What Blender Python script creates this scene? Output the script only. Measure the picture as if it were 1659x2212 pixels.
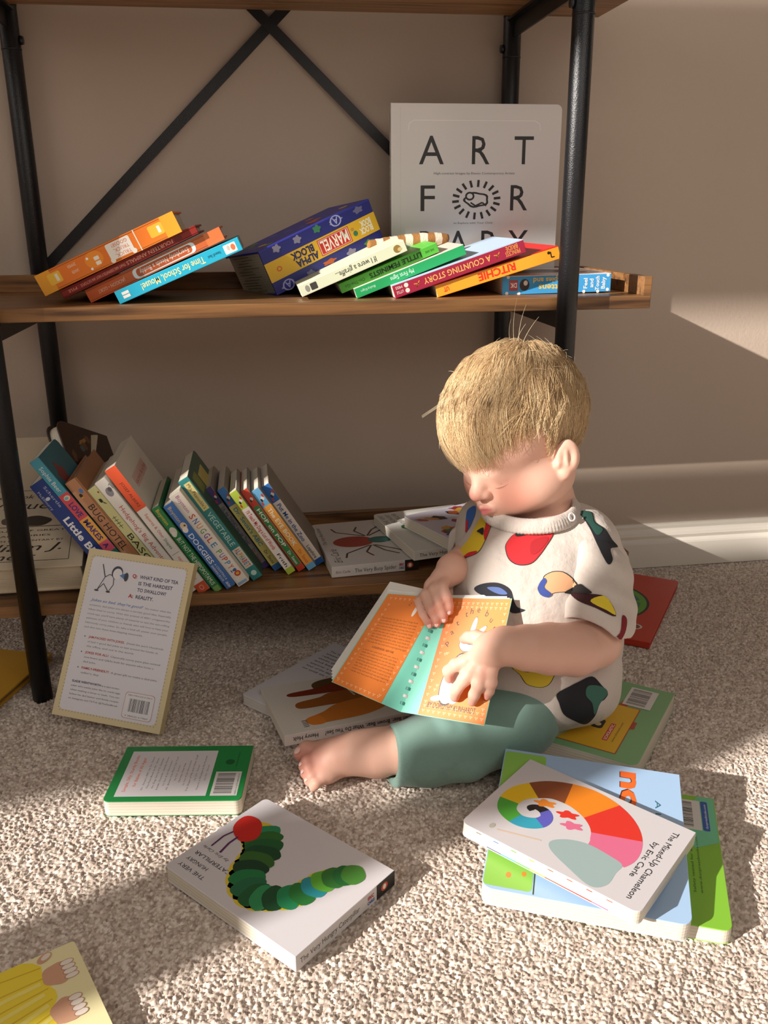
import bpy, bmesh, math, random
import numpy as np
from mathutils import Vector, Matrix, noise
from mathutils.bvhtree import BVHTree
from mathutils.geometry import tessellate_polygon
random.seed(7); rng = np.random.default_rng(7)
for o in list(bpy.data.objects): bpy.data.objects.remove(o)
scn = bpy.context.scene; COL = scn.collection
V = Vector; PI = math.pi

# ---------------------------------------------------------------- camera
CW, CH = 1659, 2212
F_PX, PITCH, YAW, ROLL, EYE = 1912.357, 0.324154, 0.1417735, -0.0076592, 0.60157
fwd = V((math.sin(YAW)*math.cos(PITCH), math.cos(YAW)*math.cos(PITCH), -math.sin(PITCH)))
rgt = V((math.cos(YAW), -math.sin(YAW), 0)); up = rgt.cross(fwd)
r2 = math.cos(ROLL)*rgt + math.sin(ROLL)*up; u2 = -math.sin(ROLL)*rgt + math.cos(ROLL)*up
cam = bpy.data.cameras.new('camera'); co = bpy.data.objects.new('camera', cam); COL.objects.link(co)
cam.sensor_fit = 'VERTICAL'; cam.sensor_height = 36.0; cam.lens = F_PX*36.0/CH
cam.clip_start = 0.02; cam.clip_end = 60
co.matrix_world = Matrix(((r2.x, u2.x, -fwd.x, 0), (r2.y, u2.y, -fwd.y, 0), (r2.z, u2.z, -fwd.z, EYE), (0, 0, 0, 1)))
scn.camera = co

# ---------------------------------------------------------------- light
scn.view_settings.view_transform = 'Standard'; scn.view_settings.look = 'None'
scn.view_settings.exposure = 0.0; scn.view_settings.gamma = 1.0; scn.view_settings.use_curve_mapping = False
SUN_DIR = V((2.2, 1.0, -0.99)).normalized()
sl = bpy.data.lights.new('sun', 'SUN'); sl.energy = 8.0; sl.color = (1.0, 0.93, 0.86); sl.angle = math.radians(0.6)
so = bpy.data.objects.new('sun', sl); COL.objects.link(so)
so.rotation_euler = SUN_DIR.to_track_quat('-Z', 'Y').to_euler(); so.location = -SUN_DIR*8
w = bpy.data.worlds.new('world'); scn.world = w; w.use_nodes = True
bg = w.node_tree.nodes['Background']; bg.inputs[0].default_value = (1.0, 0.93, 0.86, 1); bg.inputs[1].default_value = 0.02
def area(name, loc, look, size, size_y, energy, color):
    l = bpy.data.lights.new(name, 'AREA'); l.shape = 'RECTANGLE'; l.size = size; l.size_y = size_y
    l.energy = energy; l.color = color
    o = bpy.data.objects.new(name, l); COL.objects.link(o); o.location = loc
    o.rotation_euler = (V(look)-V(loc)).to_track_quat('-Z', 'Y').to_euler(); return o
area('window_fill', (-2.2, -0.35, 1.6), (0.1, 1.0, 0.3), 1.6, 1.2, 11, (1.0, 0.93, 0.86))  # soft fill added inside the openings, simulating sky light
area('room_fill', (0.55, -0.45, 1.35), (0.3, 1.3, 0.5), 1.4, 1.0, 9.0, (1.0, 0.90, 0.80))  # added fill with no lamp there, lifts the back wall

# ---------------------------------------------------------------- helpers
def srgb(h):
    if isinstance(h, str):
        h = h.lstrip('#'); c = [int(h[i:i+2], 16)/255 for i in (0, 2, 4)]
    else: c = h
    return tuple(x/12.92 if x <= 0.04045 else ((x+0.055)/1.055)**2.4 for x in c)
MATS = {}
def mat(h, rough=0.45, metal=0.0, bump=None, name=None, spec=0.5):
    key = (h, rough, metal, bump)
    if key in MATS: return MATS[key]
    m = bpy.data.materials.new(name or 'paint_' + str(h).lstrip('#')); m.use_nodes = True
    b = m.node_tree.nodes['Principled BSDF']
    b.inputs['Base Color'].default_value = (*srgb(h), 1); b.inputs['Roughness'].default_value = rough
    b.inputs['Metallic'].default_value = metal; b.inputs['Specular IOR Level'].default_value = spec
    nt = m.node_tree
    tc = nt.nodes.new('ShaderNodeTexCoord'); nz = nt.nodes.new('ShaderNodeTexNoise')
    nz.inputs['Scale'].default_value = bump[0] if bump else 90
    nt.links.new(tc.outputs['Object'], nz.inputs['Vector'])
    bp = nt.nodes.new('ShaderNodeBump'); bp.inputs['Strength'].default_value = bump[1] if bump else 0.03
    bp.inputs['Distance'].default_value = 0.001
    nt.links.new(nz.outputs[0], bp.inputs['Height']); nt.links.new(bp.outputs[0], b.inputs['Normal'])
    MATS[key] = m; return m
def node_mat(name):
    m = bpy.data.materials.new(name); m.use_nodes = True
    return m, m.node_tree, m.node_tree.nodes['Principled BSDF']
def ramp(nt, stops):
    r = nt.nodes.new('ShaderNodeValToRGB'); e = r.color_ramp.elements
    while len(e) < len(stops): e.new(0.5)
    for i, (p, c) in enumerate(stops): e[i].position = p; e[i].color = (*srgb(c), 1)
    return r
def objcoord(nt, scale):
    tc = nt.nodes.new('ShaderNodeTexCoord'); mp = nt.nodes.new('ShaderNodeMapping')
    mp.inputs['Scale'].default_value = scale; nt.links.new(tc.outputs['Object'], mp.inputs['Vector']); return mp
def bumpnode(nt, b, src, strength, dist):
    bp = nt.nodes.new('ShaderNodeBump'); bp.inputs['Strength'].default_value = strength
    bp.inputs['Distance'].default_value = dist
    nt.links.new(src, bp.inputs['Height']); nt.links.new(bp.outputs[0], b.inputs['Normal']); return bp
def link(name, me, mats=(), parent=None, smooth=False):
    for m in mats: me.materials.append(m)
    o = bpy.data.objects.new(name, me); COL.objects.link(o)
    if parent: o.parent = parent
    if smooth: me.polygons.foreach_set('use_smooth', [True]*len(me.polygons))
    return o
def from_bm(name, bm, mats=(), parent=None, smooth=False):
    me = bpy.data.meshes.new(name); bm.normal_update(); bm.to_mesh(me); bm.free()
    return link(name, me, mats, parent, smooth)
def tag(o, label=None, cat=None, group=None, kind=None):
    if label: o['label'] = label
    if cat: o['category'] = cat
    if group: o['group'] = group
    if kind: o['kind'] = kind
    return o
def empty(name, loc=(0, 0, 0)):
    o = bpy.data.objects.new(name, None); COL.objects.link(o); o.location = loc; o.empty_display_size = 0.02; return o
def add_box(bm, lo, hi, mi=0, M=None):
    vs = [bm.verts.new((lo[0] if i & 1 == 0 else hi[0], lo[1] if i & 2 == 0 else hi[1], lo[2] if i & 4 == 0 else hi[2])) for i in range(8)]
    if M:
        for v in vs: v.co = M @ v.co
    for f in ((0, 2, 3, 1), (4, 5, 7, 6), (0, 1, 5, 4), (2, 6, 7, 3), (0, 4, 6, 2), (1, 3, 7, 5)):
        bm.faces.new([vs[i] for i in f]).material_index = mi
def add_cyl(bm, p, q, r, n=24, r2_=None, mi=0):
    p, q = V(p), V(q); d = (q-p).normalized(); a = d.orthogonal().normalized(); b = d.cross(a); r2_ = r2_ or r
    A = [bm.verts.new(p+(a*math.cos(t)+b*math.sin(t))*r) for t in [2*PI*i/n for i in range(n)]]
    B = [bm.verts.new(q+(a*math.cos(t)+b*math.sin(t))*r2_) for t in [2*PI*i/n for i in range(n)]]
    for i in range(n):
        f = bm.faces.new((A[i], A[(i+1) % n], B[(i+1) % n], B[i])); f.smooth = True; f.material_index = mi
    bm.faces.new(A[::-1]).material_index = mi; bm.faces.new(B).material_index = mi
def bevel(o, w=0.001, seg=2):
    m = o.modifiers.new('bevel', 'BEVEL'); m.width = w; m.segments = seg; m.limit_method = 'ANGLE'; return o
def prism(bm, pts, z0, z1, mi=0):
    A = [bm.verts.new((x, y, z0)) for x, y in pts]; B = [bm.verts.new((x, y, z1)) for x, y in pts]; n = len(pts)
    for i in range(n): bm.faces.new((A[i], A[(i+1) % n], B[(i+1) % n], B[i])).material_index = mi
    bm.faces.new(A[::-1]).material_index = mi; bm.faces.new(B).material_index = mi
# ---------------------------------------------------------------- setting
WALL_Y = 1.400
m_wall, nt, b = node_mat('taupe_wall_paint')
b.inputs['Base Color'].default_value = (0.50, 0.405, 0.33, 1); b.inputs['Roughness'].default_value = 0.75
mp = objcoord(nt, (1, 1, 1)); n1 = nt.nodes.new('ShaderNodeTexNoise'); n1.inputs['Scale'].default_value = 170; n1.inputs['Detail'].default_value = 3
nt.links.new(mp.outputs[0], n1.inputs['Vector']); bumpnode(nt, b, n1.outputs[0], 0.35, 0.0012)
bm = bmesh.new(); add_box(bm, (-3.5, WALL_Y, -0.02), (3.5, WALL_Y+0.12, 2.8))
tag(from_bm('wall_back', bm, [m_wall]), kind='structure')
m_trim = mat('#e9e2d6', 0.4, bump=(40, 0.05), name='white_trim_paint')
bm = bmesh.new()
prof = [(0, 0), (0, .079), (-.003, .0785), (-.0045, .074), (-.004, .069), (-.0085, .063), (-.010, .058), (-.0085, .052), (-.0125, .047), (-.0135, .044), (-.0135, 0)]
A = [bm.verts.new((-3.5, WALL_Y+y, z)) for y, z in prof]; B = [bm.verts.new((3.5, WALL_Y+y, z)) for y, z in prof]
for i in range(len(prof)): bm.faces.new((A[i], B[i], B[(i+1) % len(prof)], A[(i+1) % len(prof)]))
bmesh.ops.recalc_face_normals(bm, faces=bm.faces)
tag(from_bm('baseboard_back', bm, [m_trim]), kind='structure')

# window wall: sun comes through two openings with an upper rail, an unseen mass added outside shades part of the first
FY = -0.50; m_plain = mat('#b7a998', 0.8, name='plain_wall_paint')
bm = bmesh.new()
W1, W2, WR = (-3.80, -2.83), (-2.565, -1.20), 2.36
for x0, x1, z0, z1 in ((-6.2, W1[0], 0, 2.8), (W1[1], W2[0], 0, 1.245), (W1[1], -2.43, 1.245, 1.285), (-2.75, -2.43, 1.285, 1.37), (-2.635, -2.41, 1.37, 2.345), (W1[1], W2[0], 2.345, 2.8), (W1[0], W1[1], 2.345, 2.8), (W2[0], W2[1], WR, 2.8), (W2[1], -1.05, 0, 2.8), (W1[0], W1[1], 0, .55), (W2[0], W2[1], 0, .55)):  # stepped pier pieces beside the first opening are shaped to shade the toddler
    add_box(bm, (x0, FY-.02, z0), (x1, FY, z1))
tag(from_bm('wall_front', bm, [m_plain]), kind='structure')
for k, (x0, x1) in enumerate((W1, W2)):
    bm = bmesh.new()
    for a in ((x0, x0+.015, .55, 2.345), (x1-.015, x1, .55, 2.345), (x0, x1, .55, .58)): add_box(bm, (a[0], FY-.018, a[2]), (a[1], FY-.002, a[3]))
    if k == 0: add_box(bm, (x0, FY-.018, 1.96), (x1, FY-.002, 2.075))
    tag(from_bm('window_%d' % (k+1), bm, [m_trim]), kind='structure')
m_blocker = mat('#3c5a2a', 0.6, name='blocker_green')
bm = bmesh.new()  # invented leafy lumps, added only to block part of the sun
for i in range(110):
    c = V((random.uniform(-5.9, -4.07), FY-.45+random.uniform(-.05, .05), random.uniform(1.84, 2.20)))
    bmesh.ops.create_icosphere(bm, subdivisions=2, radius=random.uniform(.09, .13), matrix=Matrix.Translation(c))
for v in bm.verts: v.co += V(noise.noise_vector(v.co*14))*.025
tag(from_bm('sun_blocker', bm, [m_blocker], smooth=True), 'unseen green mass added outside the window to block sun', 'hedge')

# carpet: one fine piled surface where the picture looks, coarse beyond
X0, X1, Y0c, Y1c = -0.75, 1.45, 0.20, 1.405; S = 0.00125
nx, ny = int((X1-X0)/S), int((Y1c-Y0c)/S)
H = np.full((nx, ny), -0.0045, np.float32); TC = np.full((nx, ny), 0.5, np.float32)
sp = 0.0025
gx, gy = np.meshgrid(np.arange(X0-.01, X1+.01, sp), np.arange(Y0c-.01, Y1c+.01, sp), indexing='ij')
cx = (gx + rng.uniform(-.5, .5, gx.shape)*sp).ravel(); cy = (gy + rng.uniform(-.5, .5, gx.shape)*sp).ravel()
hh = rng.uniform(0.0, 1.0, cx.shape); tone = rng.uniform(0, 1, cx.shape)
rr = rng.uniform(.0015, .0025, cx.shape)
ci = np.round((cx-X0)/S).astype(int); cj = np.round((cy-Y0c)/S).astype(int)
order = np.arange(len(cx))
for di in range(-3, 4):
    for dj in range(-3, 4):
        ii, jj = ci+di, cj+dj
        ok = (ii >= 0) & (ii < nx) & (jj >= 0) & (jj < ny)
        i2, j2, k2 = ii[ok], jj[ok], order[ok]
        d2 = ((X0+i2*S-cx[k2])**2 + (Y0c+j2*S-cy[k2])**2)/rr[k2]**2
        h = np.where(d2 < 1, -0.0045 + (0.0022+0.0025*hh[k2])*np.sqrt(np.clip(1-d2, 0, 1)), -1).astype(np.float32)
        # several tufts may hit one cell: keep the tallest
        flat = i2*ny+j2; o_ = np.argsort(h); Hf = H.ravel(); Tf = TC.ravel()
        cand = np.full(nx*ny, -1, np.float32); cand[flat[o_]] = h[o_]
        tn = np.full(nx*ny, 0, np.float32); tn[flat[o_]] = tone[k2][o_]
        better = cand > Hf; Hf[better] = cand[better]; Tf[better] = tn[better]
xx, yy = np.meshgrid(X0+np.arange(nx)*S, Y0c+np.arange(ny)*S, indexing='ij')
xx = xx + rng.normal(0, .00022, xx.shape); yy = yy + rng.normal(0, .00022, yy.shape)
H += rng.normal(0, .0004, H.shape).astype(np.float32)
H += (0.0006*np.sin(xx*31+1.3*np.sin(yy*19))*np.sin(yy*27)).astype(np.float32)
edge = np.zeros_like(H, bool); edge[0, :] = edge[-1, :] = True; edge[:, 0] = True; H[edge] = -0.004
co_ = np.stack([xx, yy, H], -1).reshape(-1, 3)
idx = np.arange(nx*ny).reshape(nx, ny)
q = np.stack([idx[:-1, :-1], idx[1:, :-1], idx[1:, 1:], idx[:-1, 1:]], -1).reshape(-1, 4)
ext = np.array([(X0, Y0c), (X1, Y0c), (X1, Y1c), (X0, Y1c), (-6.2, -4), (6, -4), (6, Y1c), (-6.2, Y1c)]); base = len(co_)
co_ = np.vstack([co_, np.c_[ext, np.full(8, -0.004)]])
q = np.vstack([q, base+np.array([(4, 5, 1, 0), (5, 6, 2, 1), (7, 4, 0, 3)])])
def np_mesh(name, co, quads, color=None, smooth=True):
    me = bpy.data.meshes.new(name); n = len(co); k = quads.shape[1]
    me.vertices.add(n); me.vertices.foreach_set('co', np.asarray(co, np.float32).ravel())
    me.loops.add(quads.size); me.loops.foreach_set('vertex_index', quads.astype(np.int32).ravel())
    me.polygons.add(len(quads)); me.polygons.foreach_set('loop_start', np.arange(0, quads.size, k, dtype=np.int32))
    me.polygons.foreach_set('loop_total', np.full(len(quads), k, np.int32))
    me.polygons.foreach_set('use_smooth', np.full(len(quads), smooth, bool)); me.update(calc_edges=True)
    if color is not None:
        a = me.color_attributes.new('tint', 'FLOAT_COLOR', 'POINT'); c = np.ones((n, 4), np.float32); c[:, :color.shape[1]] = color
        a.data.foreach_set('color', c.ravel())
    return me
tint = np.r_[TC.ravel(), np.full(8, .5)][:, None].repeat(3, 1)
me = np_mesh('floor', co_, q, tint)
m_carpet, nt, b = node_mat('beige_carpet')
at = nt.nodes.new('ShaderNodeAttribute'); at.attribute_name = 'tint'
r = ramp(nt, [(0.0, '#a39184'), (0.35, '#c3b3a6'), (0.7, '#dbcdc0'), (1.0, '#ebe0d5')])
nt.links.new(at.outputs['Fac'], r.inputs[0]); nt.links.new(r.outputs[0], b.inputs['Base Color'])
b.inputs['Roughness'].default_value = 0.95; b.inputs['Specular IOR Level'].default_value = 0.1
b.inputs['Sheen Weight'].default_value = 0.15
tag(link('floor', me, [m_carpet]), kind='structure')

# ---------------------------------------------------------------- shelving unit
m_wood, nt, b = node_mat('brown_wood_grain')
mp = objcoord(nt, (1.6, 30, 30)); nz = nt.nodes.new('ShaderNodeTexNoise'); nz.inputs['Scale'].default_value = 3.2; nz.inputs['Detail'].default_value = 7; nz.inputs['Distortion'].default_value = 0.6
nt.links.new(mp.outputs[0], nz.inputs['Vector'])
r = ramp(nt, [(0.30, '#4d3320'), (0.47, '#7f5a38'), (0.60, '#93693f'), (0.78, '#6d4a2c')])
nt.links.new(nz.outputs[0], r.inputs[0]); nt.links.new(r.outputs[0], b.inputs['Base Color'])
b.inputs['Roughness'].default_value = 0.42; bumpnode(nt, b, nz.outputs[0], 0.15, 0.0008)
m_endgrain = mat('#b58a58', 0.6, bump=(200, .3), name='pale_cut_edge')
m_black = mat('#121317', 0.36, 0.0, bump=(900, .35), name='black_powder_coat', spec=0.5)
m_steel = mat('#a8a49c', 0.3, 0.9, name='bright_screw')
XL, XR, YF, YB, RAD = -0.3023, 0.3878, 1.0859, 1.3795, 0.0127
SE, BE = 1.0995, 1.350; SX0, SX1 = -0.418, 0.504
unit = empty('shelving_unit', (0.0427, 1.23, 0))
tag(unit, 'open bookshelf of brown wood boards on a black pipe frame against the wall', 'shelving unit')
def U(o): o.parent = unit; o.matrix_parent_inverse = Matrix.Translation(-unit.location); return o
for x in (XL, XR):
    for y in (YF, YB):
        bm = bmesh.new(); add_cyl(bm, (x, y, -.003), (x, y, 1.35), RAD, 40)
        U(tag(from_bm('post', bm, [m_black])))
        for z in (0.815, 0.868):
            bm = bmesh.new(); add_cyl(bm, (x, y, z-.001), (x, y, z+.001), RAD+.0005, 40); o = U(from_bm('post_joint', bm, [m_black]))
    for z in (0.1105, 0.4850, 0.8630):
        bm = bmesh.new(); add_box(bm, (x-.0015, YF, z-.024), (x+.0015, YB, z)); add_box(bm, (x-.011, YF+.01, z-.003), (x+.011, YB-.01, z))
        rail = U(from_bm('side_rail', bm, [m_black]))
        for yy_ in (1.15, 1.29):
            bm = bmesh.new(); add_cyl(bm, (x+.005, yy_, z-.0028), (x+.005, yy_, z-.0052), .0042, 20, .0036)
            s_ = from_bm('screw', bm, [m_steel]); s_.parent = rail
    for y, s_ in ((YB, 1), (YF, -1)):
        for z in (.826,):
            bm = bmesh.new(); sx = 1 if x < 0 else -1
            add_cyl(bm, (x+sx*RAD, y, z), (x+sx*(RAD+.004), y, z), .006, 16, .005); U(from_bm('bolt', bm, [m_black]))
for z in (0.1105, 0.4850, 0.8630):
    zt = z+.0162; bm = bmesh.new(); add_box(bm, (SX0, SE, z), (SX1, BE, zt))
    bd = U(bevel(from_bm('shelf_board', bm, [m_wood]), .0012))
    bm = bmesh.new(); add_box(bm, (SX0+.011, BE-.011, zt), (SX1-.011, BE, zt+.0235)); l = bevel(from_bm('back_lip', bm, [m_wood]), .0008); l.parent = bd
    for xa, xb, f in ((SX0, SX0+.011, SX0+.011), (SX1-.011, SX1, SX1-.011)):
        bm = bmesh.new(); add_box(bm, (xa, SE, zt-.0001), (xb, BE, zt+.0235)); l = bevel(from_bm('side_lip', bm, [m_wood]), .0008); l.parent = bd
def strap(p, q, wd, th):
    p, q = V(p), V(q); d = (q-p); L = d.length; d.normalize(); n = V((0, 1, 0)); s = d.cross(n)
    M = Matrix((( d.x, n.x, s.x, p.x), (d.y, n.y, s.y, p.y), (d.z, n.z, s.z, p.z), (0, 0, 0, 1)))
    bm = bmesh.new(); add_box(bm, (0, -th/2, -wd/2), (L, th/2, wd/2), M=M); return U(from_bm('cross_brace', bm, [m_black]))
zc = .8517; zb = .526; zu = 2*zc-zb
strap((XL, YB+.0135, zb), (XR-.002, YB+.0135, zu), .0145, .002); strap((XR, YB+.0105, zb), (XL, YB+.0105, zu), .0145, .002)
# measured place, axes and size of every book (metres)
BOOKS = {
'truck': dict(O=[-0.2571, 1.14, 0.5347], x=[0, 1, 0], y=[0.9168, 0.0, 0.3994], z=[0.3994, 0.0, -0.9168], W=0.15, H=0.1821, T=0.0256),
'fourteen': dict(O=[-0.2305, 1.145, 0.5167], x=[0, 1, 0], y=[0.9121, 0.0, 0.4099], z=[0.4099, 0.0, -0.9121], W=0.15, H=0.1816, T=0.0105),
'buddy': dict(O=[-0.203, 1.151, 0.5159], x=[0, 1, 0], y=[0.9157, 0.0, 0.4019], z=[0.4019, 0.0, -0.9157], W=0.15, H=0.1818, T=0.016),
'mouse': dict(O=[-0.1645, 1.1271, 0.5156], x=[0, 1, 0], y=[0.9255, 0.0, 0.3788], z=[0.3788, 0.0, -0.9255], W=0.15, H=0.1622, T=0.0156),
'giraffe': dict(O=[0.0561, 1.135, 0.5177], x=[0, 1, 0], y=[0.9265, 0.0, 0.3764], z=[0.3764, 0.0, -0.9265], W=0.13, H=0.1436, T=0.0141),
'feminist': dict(O=[0.1077, 1.145, 0.5185], x=[0, 1, 0], y=[0.9305, 0.0, 0.3664], z=[0.3664, 0.0, -0.9305], W=0.13, H=0.1342, T=0.0121),
'signs': dict(O=[0.1261, 1.1375, 0.5135], x=[0, 1, 0], y=[0.9371, 0.0, 0.3491], z=[0.3491, 0.0, -0.9371], W=0.13, H=0.1491, T=0.0131),
'counting': dict(O=[0.1726, 1.1259, 0.5171], x=[0, 1, 0], y=[0.952, 0.0, 0.3062], z=[0.3062, 0.0, -0.952], W=0.15, H=0.1755, T=0.0167),
'ritchie': dict(O=[0.2281, 1.1298, 0.5166], x=[0, 1, 0], y=[0.9613, 0.0, 0.2754], z=[0.2754, 0.0, -0.9613], W=0.17, H=0.1658, T=0.016),
'puppies': dict(O=[0.3214, 1.1485, 0.5247], x=[0, 1, 0], y=[0.9999, 0.0, 0.0121], z=[0.0121, 0.0, -0.9999], W=0.14, H=0.1472, T=0.0235),
'blue': dict(O=[-0.1865, 1.108, 0.1221], x=[0, 1, 0], y=[-0.532, 0.0, 0.8467], z=[0.8467, 0.0, 0.532], W=0.14, H=0.19, T=0.0191),
'love': dict(O=[-0.1764, 1.108, 0.1449], x=[0, 1, 0], y=[-0.5374, 0.0, 0.8434], z=[0.8434, 0.0, 0.5374], W=0.14, H=0.2, T=0.014),
'bug': dict(O=[-0.1509, 1.108, 0.1313], x=[0, 1, 0], y=[-0.5232, 0.0, 0.8522], z=[0.8522, 0.0, 0.5232], W=0.14, H=0.18, T=0.0169),
'basq': dict(O=[-0.1237, 1.108, 0.1219], x=[0, 1, 0], y=[-0.5292, 0.0, 0.8485], z=[0.8485, 0.0, 0.5292], W=0.14, H=0.18, T=0.0122),
'hedge': dict(O=[-0.1083, 1.108, 0.1221], x=[0, 1, 0], y=[-0.532, 0.0, 0.8467], z=[0.8467, 0.0, 0.532], W=0.14, H=0.19, T=0.0156),
'squares': dict(O=[-0.0904, 1.108, 0.1237], x=[0, 1, 0], y=[-0.5143, 0.0, 0.8576], z=[0.8576, 0.0, 0.5143], W=0.16, H=0.2041, T=0.0153),
'hippo': dict(O=[-0.0706, 1.108, 0.1241], x=[0, 1, 0], y=[-0.5141, 0.0, 0.8577], z=[0.8577, 0.0, 0.5141], W=0.14, H=0.1412, T=0.0116),
'doggies': dict(O=[-0.0547, 1.1085, 0.1275], x=[0, 1, 0], y=[-0.5229, 0.0, 0.8524], z=[0.8524, 0.0, 0.5229], W=0.14, H=0.1405, T=0.0128),
'snuggle': dict(O=[-0.0392, 1.1149, 0.1275], x=[0, 1, 0], y=[-0.5277, 0.0, 0.8494], z=[0.8494, 0.0, 0.5277], W=0.14, H=0.1544, T=0.017),
'veg': dict(O=[-0.0197, 1.1322, 0.1275], x=[0, 1, 0], y=[-0.5242, 0.0, 0.8516], z=[0.8516, 0.0, 0.5242], W=0.14, H=0.1707, T=0.0155),
'thinks': dict(O=[-0.0052, 1.1741, 0.1275], x=[0, 1, 0], y=[-0.5168, 0.0, 0.8561], z=[0.8561, 0.0, 0.5168], W=0.11, H=0.1415, T=0.0098),
'abc': dict(O=[0.0103, 1.1637, 0.1275], x=[0, 1, 0], y=[-0.5088, 0.0, 0.8609], z=[0.8609, 0.0, 0.5088], W=0.11, H=0.1413, T=0.012),
'teach': dict(O=[0.0286, 1.1471, 0.1275], x=[0, 1, 0], y=[-0.5168, 0.0, 0.8561], z=[0.8561, 0.0, 0.5168], W=0.11, H=0.1422, T=0.0115),
'hop': dict(O=[0.0435, 1.1562, 0.1275], x=[0, 1, 0], y=[-0.521, 0.0, 0.8536], z=[0.8536, 0.0, 0.521], W=0.11, H=0.1416, T=0.0108),
'eye': dict(O=[0.0578, 1.1581, 0.1275], x=[0, 1, 0], y=[-0.5274, 0.0, 0.8496], z=[0.8496, 0.0, 0.5274], W=0.11, H=0.1408, T=0.0125),
'zoo': dict(O=[0.0703, 1.1744, 0.1275], x=[0, 1, 0], y=[-0.5181, 0.0, 0.8553], z=[0.8553, 0.0, 0.5181], W=0.11, H=0.1403, T=0.0125),
'caterpillar': dict(O=[0.1035, 0.6734, 0.001], x=[-0.6752, 0.7376, 0.0], y=[-0.7376, -0.6752, 0.0], z=[0.0, 0.0, 1.0], W=0.1746, H=0.1319, T=0.0165),
'green': dict(O=[-0.0264, 0.8994, 0.0197], x=[-0.1359, -0.9907, -0.0], y=[-0.9907, 0.1359, 0.0], z=[0.0, 0.0, -1.0], W=0.1016, H=0.1459, T=0.0187),
'chameleon': dict(O=[0.2643, 0.7753, 0.0401], x=[-0.7208, -0.6926, 0.0264], y=[0.6913, -0.7212, -0.0443], z=[0.0497, -0.0136, 0.9987], W=0.1347, H=0.1777, T=0.0142),
'greenlow': dict(O=[0.4522, 0.7296, 0.0164], x=[-0.388, -0.9216, -0.0], y=[-0.9216, 0.388, 0.0], z=[0.0, 0.0, -1.0], W=0.1886, H=0.17, T=0.0154),
'bluetop': dict(O=[0.2456, 0.8029, 0.0322], x=[-0.3731, -0.9224, -0.1001], y=[0.9277, -0.3723, -0.0268], z=[-0.0125, -0.1028, 0.9946], W=0.1929, H=0.1806, T=0.0204),
'yellow': dict(O=[0.5, 0.9219, 0.0269], x=[-0.6215, -0.7834, 0.0008], y=[-0.7834, 0.6215, -0.0042], z=[0.0028, -0.0032, -1.0], W=0.1784, H=0.17, T=0.0254),
'red': dict(O=[0.5425, 1.0876, 0.001], x=[0.5716, 0.8206, 0.0], y=[-0.8206, 0.5716, 0.0], z=[0.0, 0.0, 1.0], W=0.2526, H=0.18, T=0.0103),
'brown': dict(O=[-0.1711, 1.259, 0.1299], x=[-0.3443, -0.8502, 0.3982], y=[-0.3045, 0.5023, 0.8093], z=[-0.8881, 0.1574, -0.4319], W=0.1364, H=0.1937, T=0.0096),
'bear': dict(O=[0.174, 0.9282, 0.0158], x=[-0.2016, 0.9774, -0.0631], y=[-0.9795, -0.2013, 0.0099], z=[-0.0031, 0.0638, 0.998], W=0.1306, H=0.1679, T=0.0139),
'ladybug': dict(O=[0.048, 0.9316, 0.0157], x=[-0.687, 0.7267, -0.0], y=[0.7267, 0.687, 0.0], z=[0.0, -0.0, -1.0], W=0.13, H=0.1818, T=0.0147),
'spider': dict(O=[0.2109, 1.1376, 0.1275], x=[-0.0946, 0.9955, 0.0], y=[-0.9955, -0.0946, 0.0], z=[0.0, 0.0, 1.0], W=0.18, H=0.1239, T=0.0162),
'hungry2': dict(O=[0.3388, 1.1539, 0.146], x=[-0.2094, 0.9778, 0.0], y=[-0.9778, -0.2094, 0.0], z=[0.0, 0.0, 1.0], W=0.171, H=0.14, T=0.014),
'fairy': dict(O=[0.3817, 1.1383, 0.164], x=[-0.398, 0.9174, 0.0], y=[-0.9174, -0.398, 0.0], z=[0.0, 0.0, 1.0], W=0.1433, H=0.1333, T=0.0168),
'dad': dict(O=[-0.1387, 0.9526, 0.0114], x=[-0.9287, 0.3653, 0.0644], y=[0.2372, 0.4513, 0.8603], z=[0.2852, 0.8142, -0.5057], W=0.1443, H=0.2097, T=0.0119),
'alpha': dict(O=[0.0099, 1.1992, 0.5571], x=[-0.3766, 0.9221, -0.0887], y=[0.85, 0.382, 0.3627], z=[0.3683, 0.0612, -0.9277], W=0.1207, H=0.1799, T=0.0599),
'art': dict(O=[0.1975, 1.302, 0.5012], x=[1, 0.0, 0], y=[0, 0.0, 1.0], z=[0, -1.0, 0], W=0.2405, H=0.243, T=0.012),
'bennett': dict(O=[-0.415, 1.125, 0.1347], x=[1, 0, 0], y=[0, 0.866, 0.5], z=[0, -0.5, 0.866], W=0.18, H=0.243, T=0.05),
'plainyellow': dict(O=[-0.3736, 0.9992, 0.001], x=[0.318, 0.9481, 0], y=[-0.9481, 0.318, 0], z=[0, 0, 1], W=0.2, H=0.2, T=0.011),
'paws': dict(O=[-0.2632, 0.3532, 0.001], x=[0.8959, 0.4442, 0], y=[-0.4442, 0.8959, 0], z=[0, 0, 1], W=0.2, H=0.22, T=0.009),
}
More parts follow.
